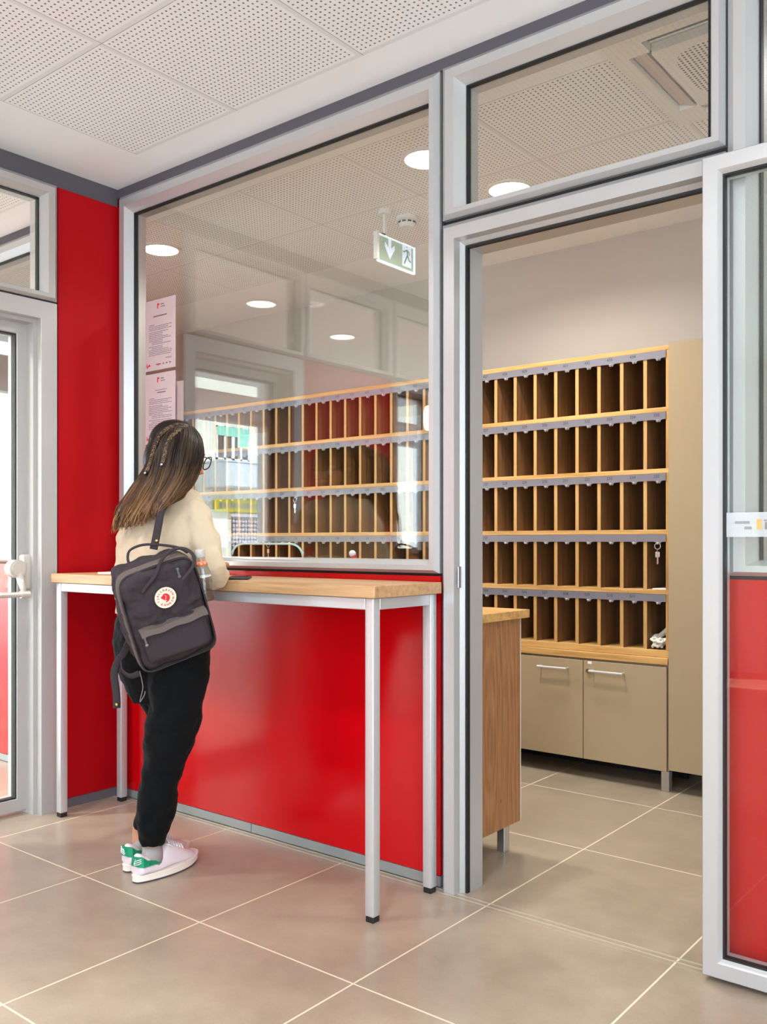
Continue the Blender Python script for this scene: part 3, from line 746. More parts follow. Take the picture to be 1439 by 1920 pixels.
# ------------------------------------------------------------------ ceiling fittings
LAMP = emis('lamp_diffuser', (1, .95, .86), 9.0)
def downlight(x, y, label, e=16, lit=True, col=(1, .95, .88)):
    o = thing('downlight', label, 'ceiling light', 'round recessed downlights'); o.location = (x, y, ZC)
    bm = new(); n_ = 40; R0, R1 = .108, .094
    ring = []
    for (r, z) in ((R0, 0), (R0, -.006), (R1, -.010), (R1, 0)):
        ring.append([bm.verts.new((r * math.cos(2 * math.pi * i / n_), r * math.sin(2 * math.pi * i / n_), z)) for i in range(n_)])
    for a in range(3):
        for i in range(n_): bm.faces.new((ring[a][i], ring[a][(i + 1) % n_], ring[a + 1][(i + 1) % n_], ring[a + 1][i]))
    obj('bezel', bm, WHITE, o, autosm=40)
    bm = new(); disc(bm, (0, 0), .0935, -.006, -.001); obj('diffuser', bm, LAMP, o)
    l = bpy.data.lights.new('lamp_light', 'AREA'); l.shape = 'DISK'; l.size = .18; l.energy = e; l.color = col; l.spread = math.radians(150)
    lo_ = bpy.data.objects.new('lamp_light', l); COL.objects.link(lo_); lo_.parent = o; lo_.location = (0, 0, -.016)
    return o
downlight(-.54, .642, 'round lit downlight in the office ceiling at the window left edge', 23)
downlight(1.285, .600, 'round lit downlight in the office ceiling by the silver post', 19)
downlight(1.385, 1.10, 'round lit downlight just above the doorway transom', 18)
downlight(3.3, .62, 'round lit downlight in the office ceiling further right', 12)
for x, y, d in ((.63, -1.93, 'lobby ceiling over the left doors'), (2.46, -1.93, 'lobby ceiling in front of the partition'), (.63, -3.7, 'lobby ceiling far left corner'), (2.46, -3.7, 'lobby ceiling behind the photographer'), (4.9, -2.5, 'lobby ceiling at the far right')):
    downlight(x, y, 'round lit downlight in the ' + d, 20, col=(.98, .98, 1))
downlight(-.937, -1.722, 'round lit downlight in the vestibule, nearer the glass door', 90, col=(1, .98, .96))
downlight(-1.16, -2.80, 'round lit downlight in the vestibule, further from the glass door', 90, col=(1, .98, .96))

# smoke detector
sd = thing('smoke_detector', 'round white smoke detector on the office ceiling beside the exit sign', 'smoke detector'); sd.location = (.80, 1.10, ZC)
bm = new(); loft(bm, [((0, 0, 0), .052, .052), ((0, 0, -.018), .056, .056), ((0, 0, -.024), .046, .046)], 28); obj('base', bm, WHITE, sd, autosm=35)
bm = new(); loft(bm, [((0, 0, -.024), .044, .044), ((0, 0, -.034), .044, .044), ((0, 0, -.050), .030, .030)], 28); obj('chamber', bm, WHITE, sd, autosm=35)
bm = new()
for i in range(10):
    t = 2 * math.pi * i / 10; m_ = Matrix.Translation((0, 0, -.030)) @ Matrix.Rotation(t, 4, 'Z'); box(bm, .0435, .0455, -.009, .009, -.004, .004, mat=m_)
obj('vent', bm, DARKV, sd)
# exit sign: edge lit acrylic plate
es = thing('exit_sign', 'edge-lit acrylic exit sign with down arrow and running figure, hung from the office ceiling', 'exit sign')
es.location = (.775, 0, 0)
EDGE = emis('lit_acrylic_edge', (.72, .88, 1.0), 1.0)
SGN = bpy.data.materials.new('green_acrylic'); SGN.use_nodes = True; n = NT(SGN); n.b.inputs['Base Color'].default_value = (.36, .52, .38, 1); n.b.inputs['Alpha'].default_value = .38; n.b.inputs['Roughness'].default_value = .3
n.b.inputs['Emission Color'].default_value = (.30, .52, .36, 1); n.b.inputs['Emission Strength'].default_value = .3
SW = bpy.data.materials.new('white_acrylic_print'); SW.use_nodes = True; n = NT(SW); n.b.inputs['Base Color'].default_value = (.75, .80, .9, 1); n.b.inputs['Alpha'].default_value = .8
n.b.inputs['Emission Color'].default_value = (.72, .78, .95, 1); n.b.inputs['Emission Strength'].default_value = .45
ey0, ey1, ez0, ez1 = .905, 1.190, 2.502, 2.624
bm = new(); box(bm, -.004, .004, ey0, ey1, ez0, ez1); obj('acrylic_plate', bm, SGN, es)
bm = new(); t_ = .006
box(bm, -.005, .005, ey0 - t_, ey0, ez0 - t_, ez1 + t_); box(bm, -.005, .005, ey1, ey1 + t_, ez0 - t_, ez1 + t_); box(bm, -.005, .005, ey0, ey1, ez0 - t_ * 1.6, ez0); box(bm, -.005, .005, ey0, ey1, ez1, ez1 + t_ * .6)
obj('lit_edge', bm, EDGE, es)
bm = new(); box(bm, -.012, .012, ey0 - .02, ey0 - .006, ez0, ez1 + .01); box(bm, -.006, .006, ey0 + .045, ey0 + .060, ez1 + .006, ZC - .01); disc(bm, (0, ey0 + .052), .03, ZC - .022, ZC); obj('ceiling_mount', bm, WHITE, es)
bm = new(); box(bm, .006, .010, ey0 + .02, ey0 + .045, ez1 + .003, ez1 + .010); obj('status_light', bm, mat('dark_red_led', (.25, .01, .03), .3), es)
bm = new(); cy_, cz_ = ey0 + .085, ez0 + .07
pts = [(cy_ - .011, cz_ + .055), (cy_ + .011, cz_ + .055), (cy_ + .011, cz_ + .004), (cy_ + .036, cz_ + .025), (cy_ + .040, cz_ + .006), (cy_, cz_ - .050), (cy_ - .040, cz_ + .006), (cy_ - .036, cz_ + .025), (cy_ - .011, cz_ + .004)]
poly_prism(bm, pts, lambda u, v, w_: Vector((.0042 + w_, u, v)), .0008)
# doorway block of the pictogram
dy = ey0 + .185; 
box(bm, .0042, .0050, dy, dy + .072, cz_ - .055, cz_ + .058)
obj('arrow_and_door', bm, SW, es)
bm = new(); GM = mat('green_print', (.16, .36, .24), .5)
fx = lambda u, v: V(.0056, dy + .036 + u, cz_ + v)
tube(bm, [fx(-.006, .040), fx(-.006, .041)], .0085, 10, .3)
tube(bm, [fx(-.004, .028), fx(.004, .002)], [.008, .006], 8, .12)
tube(bm, [fx(-.004, .026), fx(-.024, .014), fx(-.034, .018)], .0035, 6, .2); tube(bm, [fx(0, .026), fx(.018, .020), fx(.022, .006)], .0035, 6, .2)
tube(bm, [fx(.004, .002), fx(-.008, -.018), fx(-.022, -.044)], .0045, 6, .2); tube(bm, [fx(.004, .002), fx(.018, -.020), fx(.030, -.026)], .0045, 6, .2)
obj('running_figure', bm, GM, es)

# ceiling cassette air conditioner
ac = thing('ceiling_air_conditioner', 'square ceiling cassette air conditioner seen through the transom glass', 'air conditioner')
ACM = mat('warm_white_plastic', (.82, .79, .75), .45)
ax0, ay0, S_ = 2.232, .215, .70
def rrect(x0, x1, y0, y1, r, k=6):
    out = []
    for cx_, cy_, a0_ in ((x1 - r, y1 - r, 0), (x0 + r, y1 - r, 90), (x0 + r, y0 + r, 180), (x1 - r, y0 + r, 270)):
        for i in range(k + 1):
            t = math.radians(a0_ + 90 * i / k); out.append((cx_ + r * math.cos(t), cy_ + r * math.sin(t)))
    return out
def ringplate(bm, o_, i_, z0, z1):
    n_ = len(o_); L = []
    for pts_, z in ((o_, z1), (o_, z0), (i_, z0), (i_, z1)): L.append([bm.verts.new((p[0], p[1], z)) for p in pts_])
    for a in range(4):
        for j in range(n_): bm.faces.new((L[a][j], L[a][(j + 1) % n_], L[(a + 1) % 4][(j + 1) % n_], L[(a + 1) % 4][j]))
bm = new(); ringplate(bm, rrect(ax0, ax0 + S_, ay0, ay0 + S_, .03), rrect(ax0 + .052, ax0 + S_ - .052, ay0 + .052, ay0 + S_ - .052, .012), ZC - .030, ZC); obj('outer_frame', bm, ACM, ac, autosm=40)
bm = new(); poly_prism(bm, rrect(ax0 + .125, ax0 + S_ - .125, ay0 + .125, ay0 + S_ - .125, .01), lambda u, v, w_: Vector((u, v, ZC - .034 + w_)), .030)
GR = mat('perforated_grille', (.66, .62, .57), .45); n = NT(GR); sp2 = n.n('ShaderNodeSeparateXYZ'); n.l(n.pos(), sp2.inputs[0])
def dot1(c, p): a = n.math('DIVIDE', c, p); return n.math('MULTIPLY', n.math('SUBTRACT', a, n.math('ROUND', a)), p)
u_, v_ = dot1(sp2.outputs[0], .0155), dot1(sp2.outputs[1], .0155)
hl = n.math('LESS_THAN', n.math('ADD', n.math('MULTIPLY', u_, u_), n.math('MULTIPLY', v_, v_)), .0042 ** 2)
ddx = n.math('SUBTRACT', sp2.outputs[0], ax0 + S_ / 2); ddy = n.math('SUBTRACT', sp2.outputs[1], ay0 + S_ / 2)
ci = n.math('LESS_THAN', n.math('ADD', n.math('POWER', n.math('ABSOLUTE', ddx), 4), n.math('POWER', n.math('ABSOLUTE', ddy), 4)), .185 ** 4)
n.l(n.mix(n.math('MULTIPLY', hl, ci), (.80, .77, .73), (.05, .045, .04)), n.b.inputs['Base Color'])
obj('grille', bm, GR, ac)
bm = new()
for (a, b, c_, d_) in ((ax0 + .052, ax0 + .125, ay0 + .052, ay0 + .125), (ax0 + S_ - .125, ax0 + S_ - .052, ay0 + .052, ay0 + .125), (ax0 + .052, ax0 + .125, ay0 + S_ - .125, ay0 + S_ - .052), (ax0 + S_ - .125, ax0 + S_ - .052, ay0 + S_ - .125, ay0 + S_ - .052)):
    box(bm, a, b, c_, d_, ZC - .030, ZC)
obj('corner_pads', bm, ACM, ac)
for k in range(4):
    m_ = Matrix.Translation((ax0 + S_ / 2, ay0 + S_ / 2, 0)) @ Matrix.Rotation(k * math.pi / 2, 4, 'Z')
    bm = new(); d0 = S_ / 2 - .122; d1 = S_ / 2 - .056; hl_ = S_ / 2 - .126
    vs = [bm.verts.new(m_ @ Vector(p)) for p in ((-hl_, -d1, ZC - .012), (hl_, -d1, ZC - .012), (hl_, -d0 - .010, ZC - (.030 if k != 0 else .002)), (-hl_, -d0 - .010, ZC - (.030 if k != 0 else .002)), (-hl_, -d1, ZC - .008), (hl_, -d1, ZC - .008), (hl_, -d0 - .010, ZC - (.026 if k != 0 else .001)), (-hl_, -d0 - .010, ZC - (.026 if k != 0 else .001)))]
    for f_ in ((0, 1, 2, 3), (7, 6, 5, 4), (0, 4, 5, 1), (2, 6, 7, 3), (1, 5, 6, 2), (0, 3, 7, 4)): bm.faces.new([vs[i] for i in f_])
    obj('louvre', bm, mat('pinkish_louvre', (.62, .52, .45), .4) if k != 0 else mat('dark_louvre', (.06, .058, .055), .5), ac)

# ------------------------------------------------------------------ person
SKIN = mat('skin', (0.52, 0.26, 0.15), .5); SKIN.node_tree.nodes['Principled BSDF'].inputs['Subsurface Weight'].default_value = .08
SWEAT = mat('cream_knit', (0.60, 0.49, 0.345), .9, 0, .2, 0, .05); n = NT(SWEAT)
v = n.objc(); wvx = n.n('ShaderNodeTexWave'); wvx.inputs['Scale'].default_value = 95; n.l(v, wvx.inputs['Vector'])
big = n.noise(n.mapping(v, (1.0, 1.0, 2.2)), 7, 2, .5)
n.bump(n.math('ADD', n.math('MULTIPLY', wvx.outputs['Fac'], .05), n.math('MULTIPLY', big, 1.0)), .5, .012)
PANTS = mat('black_jersey', (0.004, 0.0045, 0.005), .9, 0, .10, 0, .03); n = NT(PANTS)
n.bump(n.noise(n.mapping(n.objc(), (1.2, 1.2, 2.0)), 7, 3, .55), .5, .02)
HAIRM = mat('brown_hair', (0.05, 0.028, 0.015), .42); n = NT(HAIRM)
n.b.inputs['Specular IOR Level'].default_value = .22
sp3 = n.n('ShaderNodeSeparateXYZ'); n.l(n.pos(), sp3.inputs[0])
gl = n.math('DIVIDE', n.math('SUBTRACT', 1.42, sp3.outputs[2]), .26, clamp=True)
ri = n.n('ShaderNodeNewGeometry').outputs['Random Per Island']
base = n.mix(gl, (0.008, 0.005, 0.0035), (0.10, 0.045, 0.018))
lite = n.mix(gl, (0.055, 0.030, 0.016), (0.42, 0.22, 0.085))
n.l(n.mix(n.math('POWER', ri, 1.8), base, lite), n.b.inputs['Base Color'])

def relief(o, strength, size, sc=(1, 1, 1)):
    t = bpy.data.textures.new('folds', 'CLOUDS'); t.noise_scale = size; t.noise_depth = 2
    e = bpy.data.objects.get('fold_space')
    d = o.modifiers.new('folds', 'DISPLACE'); d.texture = t; d.texture_coords = 'LOCAL'; d.strength = strength; d.mid_level = .5
wm = thing('person', 'woman in cream sweater and black trousers leaning on the counter, grey backpack on one shoulder', 'person')
def W(x, y, z): return Vector((x, y, z))
HD = Vector((.915, -.385, 1.452)) - RT * .014
# joints (world)
hipc = W(.925, -.505, .80)
kn_r = Q(318, 1400, 3.07); an_r = Q(286, 1572, 3.125)
kn_l = Q(318, 1395, 3.22); an_l = Q(264, 1556, 3.22)
sh_r = W(1.035, -.445, 1.275); el_r = W(1.132, -.420, 1.032); wr_r = W(.90, -.235, 1.068)
sh_l = W(.765, -.415, 1.275); el_l = W(.690, -.330, 1.072); wr_l = W(.715, -.205, 1.068)

# --- body: one continuous surface (head, neck, arms with hands, torso, legs)
bm = new()
fdir = Vector((.14, .96, -.26)).normalized(); sdir = fdir.cross(UP).normalized(); udir = sdir.cross(fdir).normalized()
HM = Matrix((sdir, fdir, udir)).transposed()        # columns: side, forward, up
def hp(a, b, c): return HD + sdir * a + fdir * b + udir * c
def hb_(c, r): ball(bm, hp(*c), r, 24, 16, HM)
hb_((0, -.012, .030), (.074, .092, .084)); hb_((0, .020, -.010), (.066, .068, .088)); hb_((0, .038, -.062), (.044, .046, .040)); hb_((0, .058, -.082), (.022, .022, .018))
tube(bm, [hp(0, .072, .018), hp(0, .090, -.010), hp(0, .104, -.024), hp(0, .088, -.032)], [.010, .011, .014, .008], 10)
for sx in (-1, 1):
    hb_((sx * .070, -.008, -.008), (.010, .020, .032)); hb_((sx * .012, .092, -.027), (.009, .010, .008)); hb_((sx * .038, .064, -.018), (.020, .018, .018)); hb_((sx * .032, .070, .032), (.026, .012, .009))
hb_((0, .082, -.050), (.023, .010, .0075)); hb_((0, .080, -.061), (.020, .010, .0080))
loft(bm, [(W(.92, -.425, 1.30), .062, .058), (W(.918, -.415, 1.345), .050, .052), (hp(0, -.03, -.06), .050, .052), (hp(0, -.02, -.02), .050, .05)], 20)
loft(bm, [(W(.925, -.505, .74), .13, .085), (W(.925, -.505, .82), .145, .095), (W(.93, -.50, .95), .115, .080), (W(.93, -.475, 1.10), .125, .085), (W(.925, -.445, 1.22), .135, .080), (W(.92, -.43, 1.29), .125, .06), (W(.92, -.425, 1.325), .06, .05)], 24)
for a, b_, c_ in ((sh_r, el_r, wr_r), (sh_l, el_l, wr_l)):
    tube(bm, [a, a.lerp(b_, .5), b_, b_.lerp(c_, .25), b_.lerp(c_, .6), c_], [.032, .030, .027, .027, .025, .022], 14)
    tube(bm, [W(.92, -.43, 1.27), a], [.05, .045], 12)
def leg(h, k, a, foot):
    tube(bm, [h, h.lerp(k, .3), h.lerp(k, .7), k, k.lerp(a, .3), k.lerp(a, .7), a, a - UP * .045], [.070, .062, .050, .044, .044, .034, .029, .031], 16)
FT = Vector((-.10, 1, 0)).normalized()
leg(W(.985, -.51, .78), kn_r, an_r, 1); leg(W(.875, -.49, .80), kn_l, an_l, 1)
for a in (an_r, an_l):
    tube(bm, [Vector((a.x, a.y, .062)) - FT * .015, Vector((a.x, a.y, .048)) + FT * .08, Vector((a.x, a.y, .040)) + FT * .150], [.030, .030, .020], 12, .75)
def hand(wr, fw_, side, curl):
    """palm plus five fingers; fw_ forward dir, side +1 thumb towards +lateral"""
    fw_ = fw_.normalized(); lat = fw_.cross(UP).normalized(); up = UP.copy()
    pc = wr + fw_ * .045
    ball(bm, pc, (.5, .5, .5), 4, 3) if False else None
    m = Matrix((lat, fw_, up)).transposed(); ball(bm, pc, (.038, .050, .016), 16, 10, m)
    tube(bm, [wr - fw_ * .02, wr + fw_ * .02], [.023, .024], 12, .75)
    lens = (.064, .074, .070, .056)
    for i, ln in enumerate(lens):
        off = lat * side * (.026 - i * .0175); p = pc + fw_ * .036 + off; d = fw_.copy(); pts = [p - fw_ * .012, p]
        for j, fr in enumerate((.45, .32, .23)):
            an_ = curl * (j + .5); dd = (fw_ * math.cos(an_) - up * math.sin(an_)); p = p + dd * ln * fr; pts.append(p)
        tube(bm, pts, [.0088, .0088, .0082, .0076, .0066], 10)
    tp = wr + fw_ * .018 + lat * side * .024
    tube(bm, [tp, tp + (fw_ * .6 + lat * side * .9).normalized() * .030, tp + (fw_ * .95 + lat * side * .8).normalized() * .052, tp + (fw_ * 1.2 + lat * side * .5).normalized() * .072], [.012, .0105, .0095, .008], 10)
hand(wr_r, Vector((-.72, .66, -.05)), 1, .42); hand(wr_l, Vector((.32, .92, -.05)), -1, .42)
body = obj('body', bm, SKIN, wm); remesh(body, .0042, 3)

# eyes and glasses
bm = new()
for sx in (-1, 1): ball(bm, hp(sx * .031, .074, .012), .0125, 14, 10)
obj('eyes', bm, mat('eye_white', (.75, .72, .68), .2), wm, smooth=True)
bm = new()
for sx in (-1, 1):
    pts = []
    for i in range(25):
        t = 2 * math.pi * i / 24; cu_, su_ = math.cos(t), math.sin(t)
        pts.append(hp(sx * .033 + .025 * math.copysign(abs(cu_) ** .75, cu_), .104 - .12 * abs(sx * .033 + .025 * cu_) ** 1.4, .010 + .0225 * math.copysign(abs(su_) ** .75, su_) + .004 * sx * cu_))
    tube(bm, pts, .0021, 7, cap=False)
    tube(bm, [hp(sx * .057, .098, .020), hp(sx * .068, .086, .020), hp(sx * .074, .04, .016), hp(sx * .076, -.01, .006), hp(sx * .072, -.035, -.016)], .0019, 6)
tube(bm, [hp(-.008, .108, .014), hp(0, .110, .016), hp(.008, .108, .014)], .002, 6)
obj('glasses', bm, BLACK, wm, smooth=True)

# --- sweater
bm = new()
loft(bm, [(W(.915, -.505, .90), .160, .114), (W(.908, -.505, .96), .162, .112), (W(.903, -.495, 1.06), .172, .114), (W(.904, -.475, 1.16), .180, .118), (W(.910, -.455, 1.24), .172, .108), (W(.915, -.440, 1.29), .146, .088), (W(.92, -.430, 1.325), .092, .070), (W(.92, -.424, 1.345), .064, .062)], 32)
tube(bm, [W(.93, -.445, 1.265), sh_r + W(-.01, 0, .002), sh_r + W(.018, .004, -.04), sh_r.lerp(el_r, .45) + W(.012, 0, 0), el_r + W(0, -.010, .016), el_r + W(-.006, .012, .002), el_r.lerp(wr_r, .3), el_r.lerp(wr_r, .65), wr_r], [.070, .064, .058, .054, .049, .047, .043, .037, .029], 18)
tube(bm, [W(.90, -.435, 1.265), sh_l + W(.01, 0, .002), sh_l + W(-.018, .004, -.04), sh_l.lerp(el_l, .45), el_l + W(0, -.008, .014), el_l + W(.006, .012, .002), el_l.lerp(wr_l, .3), el_l.lerp(wr_l, .65), wr_l], [.072, .068, .064, .058, .050, .047, .043, .037, .029], 18)
ball(bm, sh_r + W(-.01, 0, -.015), .058); ball(bm, sh_l + W(.01, 0, -.015), .066)
sw = obj('sweater', bm, SWEAT, wm); remesh(sw, .006, 5); relief(sw, .028, .075, (1, 1, 1.7))

# --- trousers
bm = new()
loft(bm, [(W(.945, -.515, .60), .085, .085), (W(.935, -.508, .65), .125, .105), (W(.925, -.505, .70), .150, .118), (W(.925, -.505, .78), .166, .126), (W(.925, -.505, .86), .166, .122), (W(.928, -.505, .93), .146, .112), (W(.93, -.505, .97), .138, .106)], 30)
def prow(rows):
    rg = []
    for py, l_, r_, d, dr in rows:
        c_ = Q((l_ + r_) / 2, py, d); hw = (r_ - l_) / 2 * d / FPX
        rg.append((c_, hw, dr, YAW))
    loft(bm, rg, 26)
prow([(1215, 278, 393, 3.05, .105), (1265, 280, 389, 3.05, .102), (1310, 281, 383, 3.055, .096), (1346, 279, 378, 3.06, .090), (1400, 272, 361, 3.075, .083), (1434, 270, 348, 3.085, .078), (1476, 263, 335, 3.10, .076), (1510, 254, 332, 3.11, .074), (1530, 252, 329, 3.115, .072), (1553, 255, 321, 3.12, .066), (1566, 260, 311, 3.12, .052), (1580, 265, 305, 3.12, .043)])
prow([(1200, 214, 312, 3.20, .100), (1240, 216, 318, 3.20, .098), (1270, 229, 322, 3.20, .092), (1310, 257, 334, 3.20, .085), (1345, 281, 348, 3.20, .080), (1400, 282, 352, 3.22, .074), (1460, 270, 332, 3.24, .070), (1510, 259, 312, 3.24, .066), (1538, 250, 296, 3.23, .055), (1552, 249, 283, 3.22, .042)])
tr = obj('trousers', bm, PANTS, wm); remesh(tr, .0065, 4); relief(tr, .026, .09, (1, 1, 1.8))

# --- shoes and socks
SHW = mat('white_leather', (.74, .66, .69), .5); SOLE = mat('off_white_rubber', (.82, .74, .66), .55); GRN = mat('green_leather', (.0, .26, .13), .4); SOCK = mat('grey_sock', (.34, .31, .30), .9); DK = mat('dark_outsole', (.05, .05, .05), .8)
def shoe(heel, d, mir):
    d = Vector((d.x, d.y, 0)).normalized(); lat = Vector((d.y, -d.x, 0))      # lat: to the right of travel
    o = thing_child('shoe', wm); 
    def P3(l, s, z): return Vector((heel.x, heel.y, 0)) + d * l + lat * s * mir + UP * z
    L = .276
    def outline(k, sc=1.0, z=0):
        pts = []
        for i in range(k):
            t = 2 * math.pi * i / k; c_, s_ = math.cos(t), math.sin(t)
            l = L / 2 * (1 - c_); u = l / L
            wd_ = (.033 + .016 * math.sin(min(1, u * 1.25) * math.pi * .62)) * (1 - .15 * max(0, u - .75) * 4 * .3)
            s2_ = math.copysign(abs(s_) ** .62, s_) * wd_ * sc + .006 * math.sin(u * math.pi)
            pts.append((L / 2 + (l - L / 2) * (sc if sc > 1 else 1), s2_))
        return pts
    def slab(bm, sc, z0, z1, k=44, toe=0.010):
        a, b_ = [], []
        for l, s_ in outline(k, sc):
            rise = toe * max(0, (l / L - .72) / .28) ** 2
            a.append(bm.verts.new(P3(l, s_, z0 + rise))); b_.append(bm.verts.new(P3(l, s_ * .985, z1 + rise)))
        for i in range(k): bm.faces.new((a[i], a[(i + 1) % k], b_[(i + 1) % k], b_[i]))
        bm.faces.new(a[::-1]); bm.faces.new(b_)
    bm = new(); slab(bm, 1.02, 0.001, .006); obj('outsole', bm, DK, o)
    bm = new(); slab(bm, 1.03, .006, .027); slab(bm, 1.045, .024, .0265); obj('sole', bm, SOLE, o, autosm=50)
    # upper: sections along the length
    bm = new(); secs = []
    prof = [(.002, .026, .092), (.010, .036, .100), (.030, .037, .090), (.058, .037, .070), (.090, .038, .070), (.112, .040, .096), (.134, .041, .108), (.156, .042, .098), (.184, .043, .080), (.212, .042, .064), (.240, .037, .052), (.260, .027, .042), (.271, .012, .032)]
    N_ = 22
    for l, hw, top in prof:
        ring = []
        for j in range(N_):
            t = math.pi * j / (N_ - 1); c_, s_ = math.cos(t), math.sin(t)
            zz = .024 + (top - .024) * (abs(s_) ** .62); ss = hw * math.copysign(abs(c_) ** .8, c_) * (1 - .28 * (zz - .024) / .06)
            ring.append(bm.verts.new(P3(l, ss + .006 * math.sin(l / L * math.pi), zz)))
        secs.append(ring)
    for i in range(len(secs) - 1):
        for j in range(N_ - 1): bm.faces.new((secs[i][j], secs[i][j + 1], secs[i + 1][j + 1], secs[i + 1][j]))
    for s_ in secs[:1]: bm.faces.new(s_)
    bm.faces.new(secs[-1][::-1])
    for s0, s1 in zip(secs[:-1], secs[1:]): bm.faces.new((s0[0], s1[0], s1[-1], s0[-1]))
    up_ = obj('upper', bm, SHW, o, smooth=True); 
    sb = up_.modifiers.new('sub', 'SUBSURF'); sb.levels = 1; sb.render_levels = 2
    # heel tab wraps the heel and runs forward on the sides
    bm = new()
    for sgn in (-1, 1):
        strip = []
        for l, s_, z0, z1 in ((-.0025, 0, .058, .089), (.000, .020, .056, .090), (.010, .0345, .054, .088), (.030, .0385, .055, .072), (.055, .0385, .054, .066), (.080, .0385, .052, .064)):
            strip.append((bm.verts.new(P3(l, s_ * sgn * .93 + .002, z0)), bm.verts.new(P3(l, s_ * sgn * .80 + .002, z1)), bm.verts.new(P3(l + .002, s_ * sgn * .7, z0)), bm.verts.new(P3(l + .002, s_ * sgn * .6, z1))))
        for a, b_ in zip(strip[:-1], strip[1:]):
            bm.faces.new((a[0], b_[0], b_[1], a[1])); bm.faces.new((a[2], a[3], b_[3], b_[2])); bm.faces.new((a[0], a[2], b_[2], b_[0])); bm.faces.new((a[1], b_[1], b_[3], a[3]))
    obj('heel_tab', bm, GRN, o, smooth=False, label='green heel tab')
    bm = new()
    for k in range(3):
        a_ = .004 + .009 * k
        tube(bm, [P3(-.0035 + .3 * a_ * .2, .006 - .004 * k, .082 - k * .007), P3(-.0035, .002, .074 - k * .006), P3(-.0030 + .001, .014 + .003 * k, .079 - k * .006), P3(.004, .0275, .084 - k * .006)], .0014, 5)
    obj('heel_mark', bm, WHITE, o)
    bm = new()
    for k in range(6):
        l = .132 + k * .0130; zt = .112 - k * .0068
        tube(bm, [P3(l, -.020, zt - .010), P3(l + .003, -.008, zt + .001), P3(l + .003, .012, zt + .001), P3(l, .026, zt - .010)], .0028, 6)
    for a_, b_ in ((-.02, .02), (.03, -.01)): tube(bm, [P3(.130, .003, .099), P3(.120, a_, .104), P3(.135, a_ * 1.5, .096), P3(.133, .003, .099)], .0022, 6)
    obj('laces', bm, WHITE, o, smooth=True)
    bm = new(); a_ = P3(.045, 0, .055)
    loft(bm, [(P3(.078, .003, .045), .034, .044), (P3(.076, .002, .080), .032, .038), (P3(.076, .001, .106), .030, .034)], 22)
    obj('sock', bm, SOCK, o, smooth=True)
def thing_child(name, parent):
    o = bpy.data.objects.new(name, None); COL.objects.link(o); o.parent = parent; o.empty_display_size = .02; return o
hr = Q(256, 1645, 3.125); hr.z = 0
shoe(Vector((an_r.x, an_r.y, 0)) - FT * .078, FT, 1); shoe(Vector((an_l.x, an_l.y, 0)) - FT * .070, Vector((-.04, 1, 0)), -1)

# --- hair: shell plus strands
random.seed(11)
bm = new()
ball(bm, hp(0, -.016, .040), (.080, .104, .092), 28, 18, HM); ball(bm, hp(.004, -.050, -.02), (.074, .075, .095), 24, 16, HM)
for sx in (-1, 1): ball(bm, hp(sx * .052, -.008, -.045), (.034, .048, .080), 18, 12, HM)
loft(bm, [(Q(330, 868, 3.10), .075, .055, YAW), (Q(316, 905, 3.085), .085, .050, YAW), (Q(293, 935, 3.08), .095, .040, YAW), (Q(264, 955, 3.09), .078, .028, YAW), (Q(254, 966, 3.085), .055, .016, YAW)], 24)
hs = obj('hair', bm, HAIRM, wm); remesh(hs, .0065, 6)
# guides run from crown to tip, spread from the left side to the right cheek (px,py,depth)
G = [
 [(322, 796, 3.17), (298, 812, 3.15), (283, 845, 3.13), (272, 880, 3.12), (248, 915, 3.12), (222, 950, 3.12), (212, 975, 3.11), (209, 1002, 3.11)],
 [(328, 795, 3.15), (306, 812, 3.11), (292, 848, 3.08), (282, 885, 3.065), (262, 922, 3.06), (240, 955, 3.065), (230, 978, 3.06), (226, 995, 3.06)],
 [(334, 794, 3.14), (318, 812, 3.07), (306, 848, 3.035), (297, 888, 3.025), (280, 925, 3.02), (262, 955, 3.03), (252, 975, 3.03), (248, 990, 3.03)],
 [(340, 794, 3.14), (332, 812, 3.06), (322, 850, 3.02), (312, 890, 3.01), (296, 925, 3.00), (280, 950, 3.00), (272, 968, 3.0), (270, 984, 3.0)],
 [(345, 794, 3.14), (346, 812, 3.06), (340, 850, 3.015), (330, 890, 3.00), (312, 925, 2.99), (298, 945, 2.985), (292, 958, 2.98), (290, 972, 2.975)],
 [(350, 795, 3.15), (358, 815, 3.08), (356, 850, 3.035), (346, 890, 3.01), (330, 918, 2.99), (314, 940, 2.98), (303, 952, 2.97), (298, 963, 2.965)],
 [(355, 797, 3.17), (369, 820, 3.11), (370, 855, 3.075), (360, 890, 3.045), (346, 915, 3.02), (330, 932, 3.0), (312, 948, 2.98), (301, 962, 2.97)],
 [(358, 799, 3.19), (377, 828, 3.15), (379, 855, 3.13), (371, 885, 3.10), (360, 908, 3.07), (346, 922, 3.05), (332, 932, 3.03), (322, 938, 3.01)]]
G3 = [[Q(*p) for p in g] for g in G]
def guide(t, k):
    t = max(0, min(len(G3) - 1.001, t * (len(G3) - 1))); i = int(t); f_ = t - i
    return G3[i][k].lerp(G3[i + 1][k], f_)
def crom(P, m=3):
    out = []
    for i in range(len(P) - 1):
        p0, p1, p2, p3 = P[max(i - 1, 0)], P[i], P[i + 1], P[min(i + 2, len(P) - 1)]
        for j in range(m):
            t = j / m; out.append(.5 * ((2 * p1) + (p2 - p0) * t + (2 * p0 - 5 * p1 + 4 * p2 - p3) * t * t + (3 * p1 - p0 - 3 * p2 + p3) * t ** 3))
    out.append(P[-1]); return out
bm = new()
